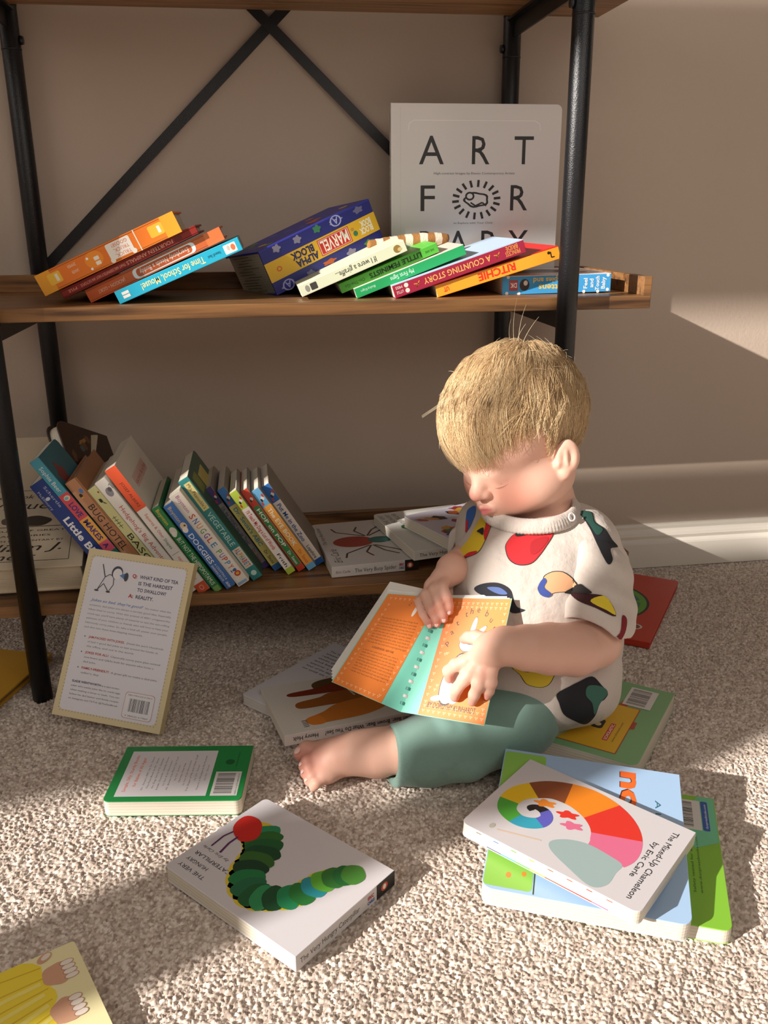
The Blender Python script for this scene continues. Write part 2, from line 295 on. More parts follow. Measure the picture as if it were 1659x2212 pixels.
# ---------------------------------------------------------------- books
_tc = {}
def text_geo(s, font_res=2, bold=0.0, shear=0.0):
    key = (s, bold, shear)
    if key in _tc: return _tc[key]
    cu = bpy.data.curves.new('lettering', 'FONT'); cu.body = s; cu.size = 1; cu.resolution_u = font_res; cu.offset = bold; cu.shear = shear
    o = bpy.data.objects.new('lettering', cu); COL.objects.link(o)
    dg = bpy.context.evaluated_depsgraph_get(); me = o.evaluated_get(dg).to_mesh()
    vs = np.array([v.co[:2] for v in me.vertices]) if len(me.vertices) else np.zeros((0, 2))
    fs = [tuple(p.vertices) for p in me.polygons]
    o.evaluated_get(dg).to_mesh_clear(); bpy.data.objects.remove(o); bpy.data.curves.remove(cu)
    _tc[key] = (vs, fs); return _tc[key]
class Print:
    """flat ink on one face of a book: polygons and lettering, one mesh"""
    def __init__(s, W, H, T, face):
        s.W, s.H, s.T, s.face = W, H, T, face; s.v = []; s.f = []; s.mi = []; s.mats = []; s.layer = 0
    def P(s, u, v):
        e = 0.00009+0.000012*s.layer
        if s.face == 'front': return (u, v, s.T+e)
        if s.face == 'back': return (s.W-u, v, -e)
        if s.face == 'spine': return (-e, s.H-u, v)
        if s.face == 'fore': return (s.W+e, u, v)
        if s.face == 'foot': return (u, -e, v)
    def m(s, c, rough=.42):
        k = mat(c, rough)
        if k not in s.mats: s.mats.append(k)
        return s.mats.index(k)
    def poly(s, pts, c, up=True, rnd=0):
        if up: s.layer += 1
        if rnd:
            n_ = len(pts); Q_ = []
            for i in range(n_):
                p0, p1, p2, p3 = [V(pts[(i+j-1) % n_]) for j in range(4)]
                for t in (0, .2, .4, .6, .8): Q_.append(tuple(.5*((2*p1)+(p2-p0)*t+(2*p0-5*p1+4*p2-p3)*t*t+(3*p1-p0-3*p2+p3)*t*t*t)))
            pts = Q_
        mi = s.m(c); b0 = len(s.v); s.v += [s.P(*p) for p in pts]
        for t in tessellate_polygon([[V((p[0], p[1], 0)) for p in pts]]): s.f.append([b0+i for i in t]); s.mi.append(mi)
    def rect(s, u0, v0, u1, v1, c, r=0, up=True):
        if r <= 0: return s.poly([(u0, v0), (u1, v0), (u1, v1), (u0, v1)], c, up)
        pts = []
        for cx, cy, a0 in ((u1-r, v0+r, -90), (u1-r, v1-r, 0), (u0+r, v1-r, 90), (u0+r, v0+r, 180)):
            pts += [(cx+r*math.cos(math.radians(a0+t)), cy+r*math.sin(math.radians(a0+t))) for t in range(0, 91, 18)]
        s.poly(pts, c, up)
    def oval(s, u, v, a, b, c, ang=0, n=28, up=True, wob=0):
        ca, sa = math.cos(ang), math.sin(ang); pts = []
        for i in range(n):
            t = 2*PI*i/n; k = 1+wob*math.sin(5*t+u*400)
            x, y = a*math.cos(t)*k, b*math.sin(t)*k; pts.append((u+x*ca-y*sa, v+x*sa+y*ca))
        s.poly(pts, c, up)
    def line(s, pts, w, c, up=True):
        if up: s.layer += 1
        for (x0, y0), (x1, y1) in zip(pts[:-1], pts[1:]):
            d = math.hypot(x1-x0, y1-y0) or 1; nx_, ny_ = -(y1-y0)/d*w/2, (x1-x0)/d*w/2
            s.poly([(x0+nx_, y0+ny_), (x0-nx_, y0-ny_), (x1-nx_, y1-ny_), (x1+nx_, y1+ny_)], c, up=False)
    def text(s, t, u, v, h, c, w=None, al='L', ang=0, bold=0.0, shear=0.0, up=True):
        """h = capital height; w = wanted width (stretches)"""
        if up: s.layer += 1
        vs, fs = text_geo(t, bold=bold, shear=shear)
        if not len(vs): return
        k = h/0.7; x = vs*k; wd = x[:, 0].max()-x[:, 0].min(); x[:, 0] -= x[:, 0].min()
        if w: x[:, 0] *= w/wd; wd = w
        if al == 'C': x[:, 0] -= wd/2
        if al == 'R': x[:, 0] -= wd
        ca, sa = math.cos(ang), math.sin(ang); mi = s.m(c); b0 = len(s.v)
        s.v += [s.P(u+a*ca-b*sa, v+a*sa+b*ca) for a, b in x]
        for f in fs: s.f.append([b0+i for i in f]); s.mi.append(mi)
    def arc_text(s, t, u, v, R_, a0, a1, h, c):
        n = len(t)
        for i, ch in enumerate(t):
            if ch == ' ': continue
            a = a0+(a1-a0)*i/(n-1); s.text(ch, u+R_*math.cos(a), v+R_*math.sin(a), h, c, al='C', ang=a-PI/2, up=False)
    def barcode(s, u0, v0, u1, v1, c='#26242a', bgc='#d9d6d4', vert=True):
        s.rect(u0, v0, u1, v1, bgc); s.layer += 1; R_ = random.Random(3); n = 34
        L = (u1-u0) if vert else (v1-v0); p = .08
        while p < .92:
            wd = R_.choice((.010, .016, .024)); a, b_ = p*L, (p+wd)*L
            if vert: s.rect(u0+a, v0+(v1-v0)*.22, u0+b_, v1-(v1-v0)*.1, c, up=False)
            else: s.rect(u0+(u1-u0)*.22, v0+a, u1-(u1-u0)*.1, v0+b_, c, up=False)
            p += wd+R_.choice((.012, .018, .028))
    def build(s, name, parent):
        if not s.v: return
        me = bpy.data.meshes.new(name); me.from_pydata(s.v, [], s.f)
        for m_ in s.mats: me.materials.append(m_)
        me.polygons.foreach_set('material_index', s.mi); me.update()
        o = bpy.data.objects.new(name, me); COL.objects.link(o); o.parent = parent
        if bpy.context and s.face in ('back',): pass
        return o
def page_mat(c='#dbd3c2'):
    key = ('page', c)
    if key in MATS: return MATS[key]
    m, nt, b = node_mat('page_edges'); mp = objcoord(nt, (0, 0, 1)); wv = nt.nodes.new('ShaderNodeTexWave')
    wv.bands_direction = 'Z'; wv.inputs['Scale'].default_value = 90; wv.inputs['Distortion'].default_value = 0.0
    nt.links.new(mp.outputs[0], wv.inputs['Vector'])
    d = tuple(x*.82 for x in srgb(c)); r = nt.nodes.new('ShaderNodeValToRGB'); r.color_ramp.elements[0].color = (*d, 1); r.color_ramp.elements[1].color = (*srgb(c), 1); r.color_ramp.elements[1].position = .25
    nt.links.new(wv.outputs[0], r.inputs[0]); nt.links.new(r.outputs[0], b.inputs['Base Color']); b.inputs['Roughness'].default_value = .6
    bumpnode(nt, b, wv.outputs[0], .25, .0004); MATS[key] = m; return m
def book(name, label, cat, key, front, back, spine, style='board', pages='#dbd3c2', round_=None, group=None, W=None, H=None, T=None):
    """origin at spine, foot, back-cover corner; x to the fore edge, y to the head, z to the front cover"""
    d = BOOKS[key]; W = W or d['W']; H = H or d['H']; T = T or d['T']
    R_ = Matrix([[d['x'][i], d['y'][i], d['z'][i], d['O'][i]] for i in range(3)] + [[0, 0, 0, 1]])
    root = empty(name); root.matrix_world = R_
    tag(root, label, cat, group)
    c = {'board': .0011, 'paper': .0004, 'hard': .0024}[style]
    inset = {'board': .0002, 'paper': .0003, 'hard': .0035}[style]
    r = {'board': .008, 'paper': .0006, 'hard': .0008}[style] if round_ is None else round_
    def outline(i0, i1, rr):
        pts = [(i0, i1), ]
        pts = [(i0, i1)]
        for cx_, cy_, a0 in ((W-i1-rr, i1+rr, -90), (W-i1-rr, H-i1-rr, 0)):
            pts += [(cx_+rr*math.cos(math.radians(a0+t)), cy_+rr*math.sin(math.radians(a0+t))) for t in range(0, 91, 15)]
        pts.append((i0, H-i1)); return pts
    bm = bmesh.new()
    prism(bm, outline(0, 0, r), 0, c, 1); prism(bm, outline(0, 0, r), T-c, T, 0)
    add_box(bm, (0, 0, c*.5), (c, H, T-c*.5), 2)
    bmesh.ops.recalc_face_normals(bm, faces=bm.faces)
    cov = from_bm('cover', bm, [mat(front), mat(back), mat(spine)], root); bevel(cov, .0004, 1)
    bm = bmesh.new(); prism(bm, outline(c*.9, inset, r), c*.9, T-c*.9)
    from_bm('page_block', bm, [page_mat(pages)], root)
    root['_d'] = (W, H, T)
    def pr(face): return Print(W, H, T, face)
    return root, pr, W, H, T
def done(root, *prints):
    for p in prints:
        p.build({'front': 'front_cover_print', 'back': 'back_cover_print', 'spine': 'spine_lettering', 'fore': 'edge_print', 'foot': 'edge_print'}[p.face], root)
    if '_d' in root: del root['_d']
def spine_book(key, name, label, cat, cols, items, style='board', group=None, pages='#dbd3c2', front=None, **k):
    root, pr, W, H, T = book(name, label, cat, key, cols[0], cols[1], cols[2], style, pages=pages, group=group, **k)
    s = pr('spine')
    for it in items:
        if it[0] == 't':   # text: string, u0, u1 (fractions of H), height frac, colour, vfrac, bold
            _, t, a, b, hf, c, vf, bold = (*it, 0.0)[:8] if len(it) < 8 else it
            s.text(t, a*H, vf*T, hf*T, c, w=(b-a)*H, bold=bold)
        elif it[0] == 'r': s.rect(it[1]*H, it[2]*T, it[3]*H, it[4]*T, it[5], r=(it[6] if len(it) > 6 else 0))
        elif it[0] == 'o': s.oval(it[1]*H, it[2]*T, it[3]*T, it[4]*T, it[5], n=18)
        elif it[0] == 'l': s.line([(p[0]*H, p[1]*T) for p in it[1]], it[2]*T, it[3])
    pf = pr('front'); pb = pr('back')
    if front: front(pf, pb, W, H, T)
    done(root, s, pf, pb); return root
SHM = 'books slumped on the upper visible shelf'; SHB = 'row of books leaning on the lowest shelf'

# ---- upper shelf (lying over to the right, back covers up)
spine_book('truck', 'picture_book', 'thick orange book with yellow lorries on its spine, topmost of the left slumped pile', 'book', ('#ee8428', '#e87a22', '#ee7d26'),
  [('r', 0, 0, .1, 1, '#f2a62e'), ('r', .9, 0, 1, 1, '#f2a62e'), ('r', .10, .18, .20, .72, '#f6bd3c', .002), ('r', .12, .30, .14, .62, '#f4ece0'), ('l', [(.29, 0), (.29, 1)], .05, '#f7efe2'),
   ('r', .33, .10, .50, .86, '#f7f1e8', .002), ('o', .335, .86, .12, .12, '#f7f1e8'), ('o', .49, .86, .12, .12, '#f7f1e8'), ('t', 'TRUCK,', .35, .46, .16, '#e06a2c', .66), ('t', 'TRUCK,', .35, .46, .16, '#e06a2c', .42), ('t', 'GOOSE!', .35, .46, .16, '#e06a2c', .18),
   ('o', .60, .45, .45, .38, '#f9982f'), ('r', .565, .35, .60, .52, '#fbf3e6', .001), ('r', .565, .58, .60, .75, '#fbf3e6', .001), ('o', .64, .3, .06, .06, '#fff'*1 + 'fff'), ('o', .64, .8, .06, .06, '#ffffff'),
   ('t', 'SAVER', .72, .77, .14, '#f7e3c2', .5), ('t', 'ZIMMER', .72, .78, .14, '#f7e3c2', .2), ('r', .84, .2, .93, .72, '#f8c33e', .002), ('r', .86, .3, .88, .64, '#f3ead8')],
  'hard', SHM)
spine_book('fourteen', 'picture_book', 'dark red book directly under the thick orange lorry book', 'book', ('#7c1a12', '#8a1c14', '#8e2018'),
  [('o', .14, .5, .5, .42, '#6d120c'), ('o', .3, .4, .5, .42, '#6d120c'), ('t', 'FOURTEEN ANIMALS', .18, .52, .42, '#e9a58a', .3), ('t', 'THAT ARE DEFINITELY NOT AN OCTOPUS', .53, .86, .30, '#e9a58a', .34), ('t', 'PYLE', .89, .95, .3, '#e9a58a', .34)], 'hard', SHM)
spine_book('buddy', 'picture_book', 'orange-brown book lettered Everybody Needs a Buddy', 'book', ('#e0683a', '#d9622e', '#d2612c'),
  [('r', 0, 0, .12, 1, '#e8733c'), ('r', .20, .12, .66, .9, '#f2e4da', .005), ('r', .225, .2, .635, .82, '#c9592a', .004), ('t', 'Everybody Needs a Buddy', .25, .61, .36, '#f6e2d2', .36), ('t', 'JACKSON • GORT', .72, .92, .26, '#f0c9ae', .38)], 'hard', SHM)
spine_book('mouse', 'picture_book', 'bright turquoise book lettered Time for School, Mouse! with a small mouse picture', 'book', ('#2aa6c8', '#2aaccc', '#22b0d2'),
  [('r', .035, .16, .13, .86, '#f4efe6', .001), ('o', .06, .5, .18, .24, '#e8764a'), ('o', .095, .45, .12, .2, '#c9c3bb'), ('t', 'Numeroff / Bond', .16, .26, .24, '#12506a', .38), ('t', 'Time for School, Mouse!', .29, .80, .52, '#f6e9a8', .26, .01), ('r', .9, .25, .955, .47, '#f2efe9'), ('r', .9, .53, .955, .75, '#f2efe9')], 'board', SHM, pages='#8f8a84')  # shade on the page ends is put into their grey
def alpha_art(pf, pb, W, H, T):
    for i in range(14):
        pb.oval(random.uniform(.1, .9)*W, random.uniform(.1, .9)*H, .009, .006, random.choice(('#3f4fb4', '#c8622f', '#5f8a4a', '#c9b037')))
r_, pr, W, H, T = book('block_book', 'chunky blue and yellow block book tilted up on the upper shelf', 'book', 'alpha', '#2b2f96', '#3238a6', '#26297c', 'hard', pages='#d9cfbb', group=SHM)
s = pr('spine')
for i, (u, v, a, b_, c) in enumerate(((.13, .12, .05, .07, '#4c8f3c'), (.3, .1, .05, .09, '#8e8aa6'), (.5, .14, .07, .05, '#c4602c'), (.68, .1, .04, .07, '#7a7699'), (.88, .1, .07, .07, '#9a9ad0'), (.12, .88, .05, .07, '#6d6a92'), (.33, .88, .07, .05, '#9a9ad0'), (.5, .9, .04, .08, '#3f7f5c'), (.68, .88, .04, .08, '#8e8aa6'), (.86, .9, .04, .08, '#8e8aa6'))):
    s.oval(u*H, (1-v)*T, a*H*.8, b_*T, c, wob=.2)
for u, v in ((.88, .90), (.33, .12)): s.oval(u*H, v*T, .05*H, .12*T, '#a9aadb'); s.oval(u*H, v*T, .038*H, .095*T, '#2b2f8c'); s.text('A', u*H, (v-.07)*T, .14*T, '#a9aadb', al='C', bold=.02)
s.rect(0, .30*T, H, .72*T, '#e3b32e')
s.text('BLOCK', .05*H, .52*T, .13*T, '#f4eee2', w=.12*H, bold=.04); s.text('BOOK', .05*H, .37*T, .13*T, '#f4eee2', w=.10*H, bold=.04)
s.oval(.21*H, .56*T, .02*H, .06*T, '#3d7d5a'); s.oval(.225*H, .45*T, .015*H, .04*T, '#c78d4a')
s.rect(.255*H, .335*T, .54*H, .685*T, '#c8281f'); s.rect(.262*H, .352*T, .533*H, .668*T, '#e9e2da'); s.rect(.267*H, .362*T, .528*H, .658*T, '#cf2a20')
s.text('MARVEL', .275*H, .385*T, .25*T, '#f5f1ea', w=.245*H, bold=.02)
s.text('ALPHA', .56*H, .53*T, .15*T, '#1d1f58', w=.20*H, bold=.04); s.text('BLOCK', .58*H, .345*T, .15*T, '#1d1f58', w=.20*H, bold=.04)
s.oval(.90*H, .51*T, .022*H, .055*T, '#d6652c'); s.oval(.90*H, .51*T, .012*H, .03*T, '#e3b32e')
fo = pr('foot')
for i in range(13):
    a = random.uniform(.15, .4)*W; fo.rect(a, (.08+.066*i)*T, a+random.uniform(.25, .5)*W, (.092+.066*i)*T, '#4c463c')
pbk = pr('back'); alpha_art(pr('front'), pbk, W, H, T); done(r_, s, fo, pbk)
spine_book('giraffe', 'board_book', 'cream and pale green board book lettered If I were a giraffe', 'book', ('#dedcc8', '#d8dfc4', '#d3dabd'),
  [('o', .08, .5, .35, .34, '#8d7438'), ('o', .06, .6, .2, .16, '#c7b07a'), ('t', 'If I were a giraffe...', .28, .66, .5, '#20201c', .28), ('r', .84, .2, .9, .8, '#3b3a36', .001), ('o', .93, .5, .2, .3, '#8d8a84')], 'board', SHM)
spine_book('feminist', 'board_book', 'bright green board book lettered Little Feminists', 'book', ('#5fbb46', '#5cc043', '#4fae3a'),
  [('t', 'WE ARE', .04, .13, .24, '#1c4a1c', .4), ('t', 'LITTLE FEMINISTS', .17, .70, .5, '#123a16', .25, .03), ('t', 'On-The-Go', .75, .95, .34, '#1c4a1c', .36)], 'board', SHM)
spine_book('signs', 'board_book', 'emerald green board book lettered My First Signs', 'book', ('#2c9c5a', '#d9cfc0', '#1f9d5b'),
  [('t', 'My First Signs', .47, .68, .42, '#dff2e4', .32), ('t', 'BabySign', .82, .95, .22, '#bfe6cf', .4)], 'board', SHM)
def cnt(pf, pb, W, H, T):
    pb.rect(.0, .0, W, H, '#bcd3ea'); pb.oval(.5*W, .2*H, .02, .012, '#8a5a3c'); pb.oval(.3*W, .5*H, .012, .03, '#2c2a2a', wob=.2)
spine_book('counting', 'board_book', 'crimson board book lettered A Counting Story with a pale blue back cover', 'book', ('#8b1a34', '#bcd3ea', '#9c1c3c'),
  [('t', 'PRINCESS', .04, .15, .34, '#e2a64a', .5), ('t', 'BRIDE', .05, .14, .34, '#e2a64a', .12), ('l', [(.19, .3), (.22, .7), (.2, .5), (.235, .42)], .07, '#d8893f'), ('t', 'A COUNTING STORY', .26, .77, .44, '#eeb765', .28, .01), ('l', [(.80, .3), (.83, .7), (.81, .5), (.845, .42)], .07, '#d8893f'),
   ('o', .90, .3, .17, .17, '#e8d9cf'), ('o', .90, .7, .17, .17, '#e8d9cf'), ('t', 'LITTLE', .93, .98, .2, '#f0e6de', .55), ('t', 'MISS', .93, .98, .2, '#f0e6de', .2)], 'board', SHM, front=cnt)
def rit(pf, pb, W, H, T):
    pb.rect(0, 0, W, H, '#d6221f'); pb.rect(.08*W, .1*H, .5*W, .9*H, '#2b1d18'); pb.rect(.1*W, .86*H, .45*W, .9*H, '#e2c9b4')
spine_book('ritchie', 'board_book', 'yellow-orange board book lettered RITCHIE with a bright red back cover', 'book', ('#f3a12c', '#d6221f', '#f2a42b'),
  [('l', [(.07, .25), (.07, .7), (.045, .7)], .09, '#2a2018'), ('o', .085, .3, .12, .12, '#2a2018'), ('t', 'RITCHIE', .36, .66, .58, '#e0301c', .2, .03), ('t', 'UT', .90, .94, .34, '#e0301c', .4, .03), ('t', 'PRESS', .88, .95, .14, '#e98d4a', .2)], 'board', SHM, front=rit)
def pup(pf, pb, W, H, T):
    pb.rect(0, 0, W, H, '#f0e8ea'); pb.oval(.45*W, .5*H, .036, .045, '#473f3c', wob=.06); pb.oval(.7*W, .75*H, .02, .018, '#b9773e')
spine_book('puppies', 'board_book', 'sky blue board book lettered Baby Touch and Feel with white dots, lying flat', 'book', ('#5aaede', '#f0e8ea', '#3f9fdc'),
  [('t', 'Kittens', .42, .67, .32, '#f3cd5a', .52, .02), ('t', 'Puppies and', .40, .72, .28, '#f3cd5a', .14, .02)]+[('o', a, b, .09, .09, '#f3f1ee') for a, b in ((.03, .1), (.03, .88), (.12, .96), (.25, .95), (.95, .06), (.96, .93), (.85, .95), (.33, .06))]+
  [('r', .86, .22, .94, .8, '#a64a4e', .001), ('t', 'DK', .87, .93, .26, '#f0e6e2', .38, .02), ('o', .80, .5, .28, .32, '#3a3230'), ('o', .79, .4, .12, .14, '#d8cfc8')], 'board', SHM, front=pup)
# words across the end of that spine
o_ = [o for o in bpy.data.objects if o.name.startswith('board_book') and 'sky blue' in o.get('label', '')][0]
d = BOOKS['puppies']; p = Print(d['W'], d['H'], d['T'], 'spine'); p.layer = 12
for i, (t, ww) in enumerate((('Baby', .8), ('Touch', .95), ('and', .6), ('Feel', .7))): p.text(t, (.055+.055*i)*d['H'], .5*d['T']+ww*d['T']*.42, .036*d['H'], '#f3f3f0', w=ww*d['T']*.8, ang=-PI/2, bold=.02)
p.build('spine_lettering', o_)

# ---- tall white book standing at the back of that shelf
r_, pr, W, H, T = book('picture_book', 'tall white book lettered ART FOR BABY standing upright at the back of the shelf', 'book', 'art', '#d2cdcb', '#d2cdcb', '#cac4c1', 'board', round_=.008)
f_ = pr('front'); ink = '#1d1a1a'
def big(t, xs, y, h, ws):
    for ch, x, w_ in zip(t, xs, ws): f_.text(ch, x*W, y*H, h*H, ink, w=w_*W, al='C', up=False)
f_.line([(.055*W, .02*H), (.055*W, .98*H)], .0008, '#cbc5c2')
f_.line([(.10*W, .86*H), (.105*W, .895*H), (.13*W, .912*H), (.84*W, .912*H), (.87*W, .895*H), (.875*W, .86*H)], .0009, '#e6e1de')
big('ART', (.235, .525, .78), .682, .153, (.145, .105, .115)); big('FR', (.215, .762), .430, .143, (.085, .105)); big('BABY', (.215, .40, .585, .765), .180, .143, (.09, .13, .09, .12))
f_.text('High-contrast Images by Eleven Contemporary Artists', .25*W, .628*H, .012*H, '#3b4a44', w=.48*W); f_.text('to Explore with Your Child', .37*W, .358*H, .011*H, '#3b4a44', w=.235*W)
cy_ = .49*H
f_.oval(.505*W, cy_, .075*W, .042*H, ink, wob=.08); f_.oval(.505*W, cy_, .062*W, .032*H, '#d2cdcb', wob=.08)
f_.oval(.465*W, cy_+.02*H, .028*W, .024*H, ink); f_.oval(.465*W, cy_+.02*H, .017*W, .014*H, '#d2cdcb'); f_.line([(.47*W, cy_-.015*H), (.5*W, cy_-.033*H), (.54*W, cy_-.015*H), (.565*W, cy_-.033*H)], .0022, ink)
f_.layer += 1
for i in range(18):
    a = 2*PI*i/18+.1; x, y = math.cos(a), math.sin(a)
    f_.line([(.505*W+x*.105*W, cy_+y*.070*H), (.505*W+x*.145*W, cy_+y*.108*H)], .0034, ink, up=False)
s = pr('spine'); s.text('ART FOR BABY', .25*H, .2*T, .5*T, '#8a8480', w=.4*H); s.text('artists', .05*H, .2*T, .45*T, '#8a8480', w=.1*H); done(r_, f_, s)

# ---- lowest shelf
spine_book('blue', 'board_book', 'navy blue board book lettered Little Blue, leftmost of the leaning row', 'book', ('#27509a', '#22397c', '#1d3a86'),
  [('t', 'Schertle', .05, .22, .2, '#b9c3dd', .66), ('o', .13, .42, .12, .16, '#cfd6e4'), ('t', 'McElmurry', .06, .21, .17, '#b9c3dd', .12), ('t', 'Little Blue Truck', .30, .93, .46, '#eef0f2', .27, .03)], 'board', SHB, W=.10)
spine_book('love', 'board_book', 'board book with a turquoise, pink and yellow spine lettered LOVE MAKES A FAMILY', 'book', ('#2f6f7c', '#4aa2ba', '#4aa2ba'),
  [('r', .27, 0, .47, 1, '#d8505e'), ('r', .47, 0, .66, 1, '#f0b04a'), ('r', .66, 0, .74, 1, '#e0607a'), ('r', .74, 0, 1, 1, '#2a7a6c'), ('t', 'Sophie Beer', .06, .25, .38, '#e9f0ee', .3), ('o', .305, .55, .25, .3, '#f2d8b0'), ('o', .305, .5, .15, .2, '#7ac0d8'),
   ('t', 'LOVE', .345, .45, .5, '#46307a', .25, .03), ('t', 'MAKES', .485, .645, .5, '#46307a', .25, .03), ('t', 'A', .675, .71, .45, '#46307a', .28, .03), ('t', 'FAMILY', .77, .95, .48, '#2a4e6c', .26, .03)], 'board', SHB, W=.10,
  front=lambda pf, pb, W, H, T: pf.oval(.3*W, .8*H, .014, .02, '#8c3b3a', wob=.2))
spine_book('bug', 'picture_book', 'tan wood-patterned book lettered BUG HOTEL with a blue bee', 'book', ('#a9744e', '#b57c56', '#bd8660'),
  [('r', .08, 0, .30, .3, '#c89470'), ('r', .4, .6, .7, 1, '#b17a56'), ('r', .6, .1, .9, .35, '#cc9a78'), ('o', .10, .62, .2, .14, '#4a7fc0'), ('o', .13, .4, .18, .12, '#2c221c'), ('o', .145, .4, .06, .12, '#e0a63a'), ('t', 'BUG HOTEL', .22, .62, .52, '#2a211e', .24), ('o', .74, .5, .3, .3, '#2f5eae'), ('o', .77, .42, .2, .2, '#2f5eae'), ('o', .88, .3, .22, .22, '#241d1c')], 'hard', SHB)
spine_book('basq', 'picture_book', 'pale yellow-green book lettered BASQUIAT with black scribbles', 'book', ('#c9c892', '#cfcf9a', '#d2d196'),
  [('o', .05, .8, .12, .1, '#a8453a'), ('o', .11, .45, .25, .16, '#1f1d1c'), ('l', [(.09, .3), (.15, .75), (.13, .5)], .05, '#1f1d1c'), ('l', [(.25, .4), (.36, .42)], .05, '#1f1d1c')]+[('l', [(.26+.025*i, .2), (.265+.025*i, .66)], .05, '#1f1d1c') for i in range(4)]+
  [('t', 'BASQUIAT', .42, .92, .62, '#1b1a1a', .2)], 'board', SHB)
spine_book('hedge', 'picture_book', "white book with red lettering Hedgehog's Big Adventure", 'book', ('#e8e2da', '#e8e2da', '#e9e4dd'),
  [('o', .10, .55, .42, .28, '#8d8b94'), ('o', .085, .7, .22, .16, '#5d5a60'), ('l', [(.06, .8), (.05, .95), (.09, .98)], .05, '#77747a'), ('t', "Hedgehog's Big Adventure", .22, .74, .36, '#c04a40', .33), ('t', 'Rosa Willoughby', .78, .97, .24, '#3a3434', .4)], 'board', SHB)
def sq(pf, pb, W, H, T):
    pf.rect(0, 0, W, H, '#ded6c8')
    pf.text('squares & other', .18*W, .80*H, .030*H, '#c8352c', w=.62*W, ang=-.0); 
    for k in range(16): pf.line([(.18*W+k*.038*W, .78*H), (.2*W+k*.038*W, .86*H)], .0018, '#c8352c')
    for k in range(18): pf.line([(.25*W+k*.03*W, .50*H), (.27*W+k*.03*W, .62*H)], .0022, '#1f6b50')
    pf.line([(.2*W, .55*H), (.85*W, .6*H)], .003, '#1f6b50')
spine_book('squares', 'board_book', 'board book with an orange and white spine lettered JOSEF ALBERS Squares & Other Shapes', 'book', ('#ded6c8', '#d9d2c6', '#ebe6de'),
  [('r', 0, 0, .32, 1, '#e65a34'), ('r', .93, 0, 1, 1, '#d4552f'), ('t', 'JOSEF ALBERS', .11, .30, .24, '#4a2a26', .4), ('t', 'Squares &', .36, .48, .26, '#d5482e', .4), ('t', 'Other', .49, .55, .26, '#c0307a', .4), ('t', 'Shapes', .56, .64, .26, '#1f7a54', .4), ('l', [(.68, .15), (.68, .85)], .04, '#8a8480'), ('t', 'FIRST CONCEPTS', .71, .90, .20, '#d5482e', .4), ('o', .965, .5, .25, .2, '#e8a58a'), ('o', .965, .5, .17, .13, '#d4552f')], 'board', SHB, front=sq)
spine_book('hippo', 'board_book', 'green board book lettered BUT NOT THE HIPPOPOTAMUS', 'book', ('#1c6b3a', '#2a7c46', '#238046'),
  [('t', 'Boynton', .03, .20, .4, '#e9c64a', .3), ('o', .28, .5, .55, .38, '#d9d4ca'), ('o', .31, .38, .35, .26, '#e6e1d8'), ('t', 'BUT NOT THE HIPPOPOTAMUS', .36, .92, .50, '#f0efe6', .25), ('r', .94, .15, 1, .85, '#7aa65a')], 'board', SHB)
spine_book('doggies', 'board_book', 'blue board book lettered DOGGIES A Counting and Barking Book', 'book', ('#3f78c0', '#3a6db0', '#3b6fb8'),
  [('t', 'Boynton', .03, .20, .38, '#d9c07a', .3), ('o', .25, .5, .42, .34, '#dfc7a6'), ('o', .29, .4, .34, .28, '#f0e6da'), ('o', .25, .62, .1, .1, '#3a2a20'), ('t', 'DOGGIES', .35, .70, .52, '#f2f2ee', .25, .01), ('t', 'A COUNTING &', .72, .91, .24, '#e7e7e2', .55), ('t', 'BARKING BOOK', .72, .91, .24, '#e7e7e2', .18), ('t', 'Little Simon', .93, .99, .3, '#f2f2ee', .35, .02)], 'board', SHB)
cols_ = ['#c8402f', '#2f5fa8', '#d98a2c', '#5a9a48', '#7a4aa0', '#c8402f', '#3b8ac0']
spine_book('snuggle', 'board_book', 'cream board book lettered SNUGGLE PUPPY! in many colours', 'book', ('#e9ddcf', '#e6dccf', '#ebe3d6'),
  [('t', 'Boynton', .03, .20, .30, '#a8508a', .4)]+[('t', ch, .23+.052*i, .265+.052*i, .48, cols_[i % 7], .28, .01) for i, ch in enumerate('SNUGGLE')]+[('t', ch, .62+.042*i, .65+.042*i, .46, cols_[(i+3) % 7], .28, .01) for i, ch in enumerate('PUPPY!')]+
  [('o', .885, .62, .24, .26, '#c8402f'), ('o', .885, .62, .12, .14, '#e8b43a'), ('o', .93, .3, .2, .18, '#efe8e0'), ('r', .965, .1, .99, .9, '#8fb4d8')], 'board', SHB)
spine_book('veg', 'board_book', "tall teal board book lettered Mrs Peanuckle's VEGETABLE ALPHABET", 'book', ('#3a5a4a', '#2f7f80', '#2c8484'),
  [('r', .04, .25, .30, .85, '#ddcf8a'), ('t', "Mrs. Peanuckle's", .055, .285, .3, '#3a3026', .42), ('t', 'VEGETABLE', .33, .66, .46, '#bfe0d8', .28), ('r', .69, .12, .88, .9, '#d8d2c4')]+[('t', ch, .70+.022*i, .717+.022*i, .46, cols_[i % 7], .28, .02) for i, ch in enumerate('ALPHABET')]+[('o', .94, .5, .25, .25, '#bfe0d8')], 'board', SHB,
  front=lambda pf, pb, W, H, T: (pf.rect(.1*W, .80*H, .35*W, .95*H, '#7f8a3c'), pf.rect(.4*W, .78*H, .8*W, .9*H, '#c9b860'), pf.oval(.5*W, .5*H, .02, .03, '#8a5a30')))
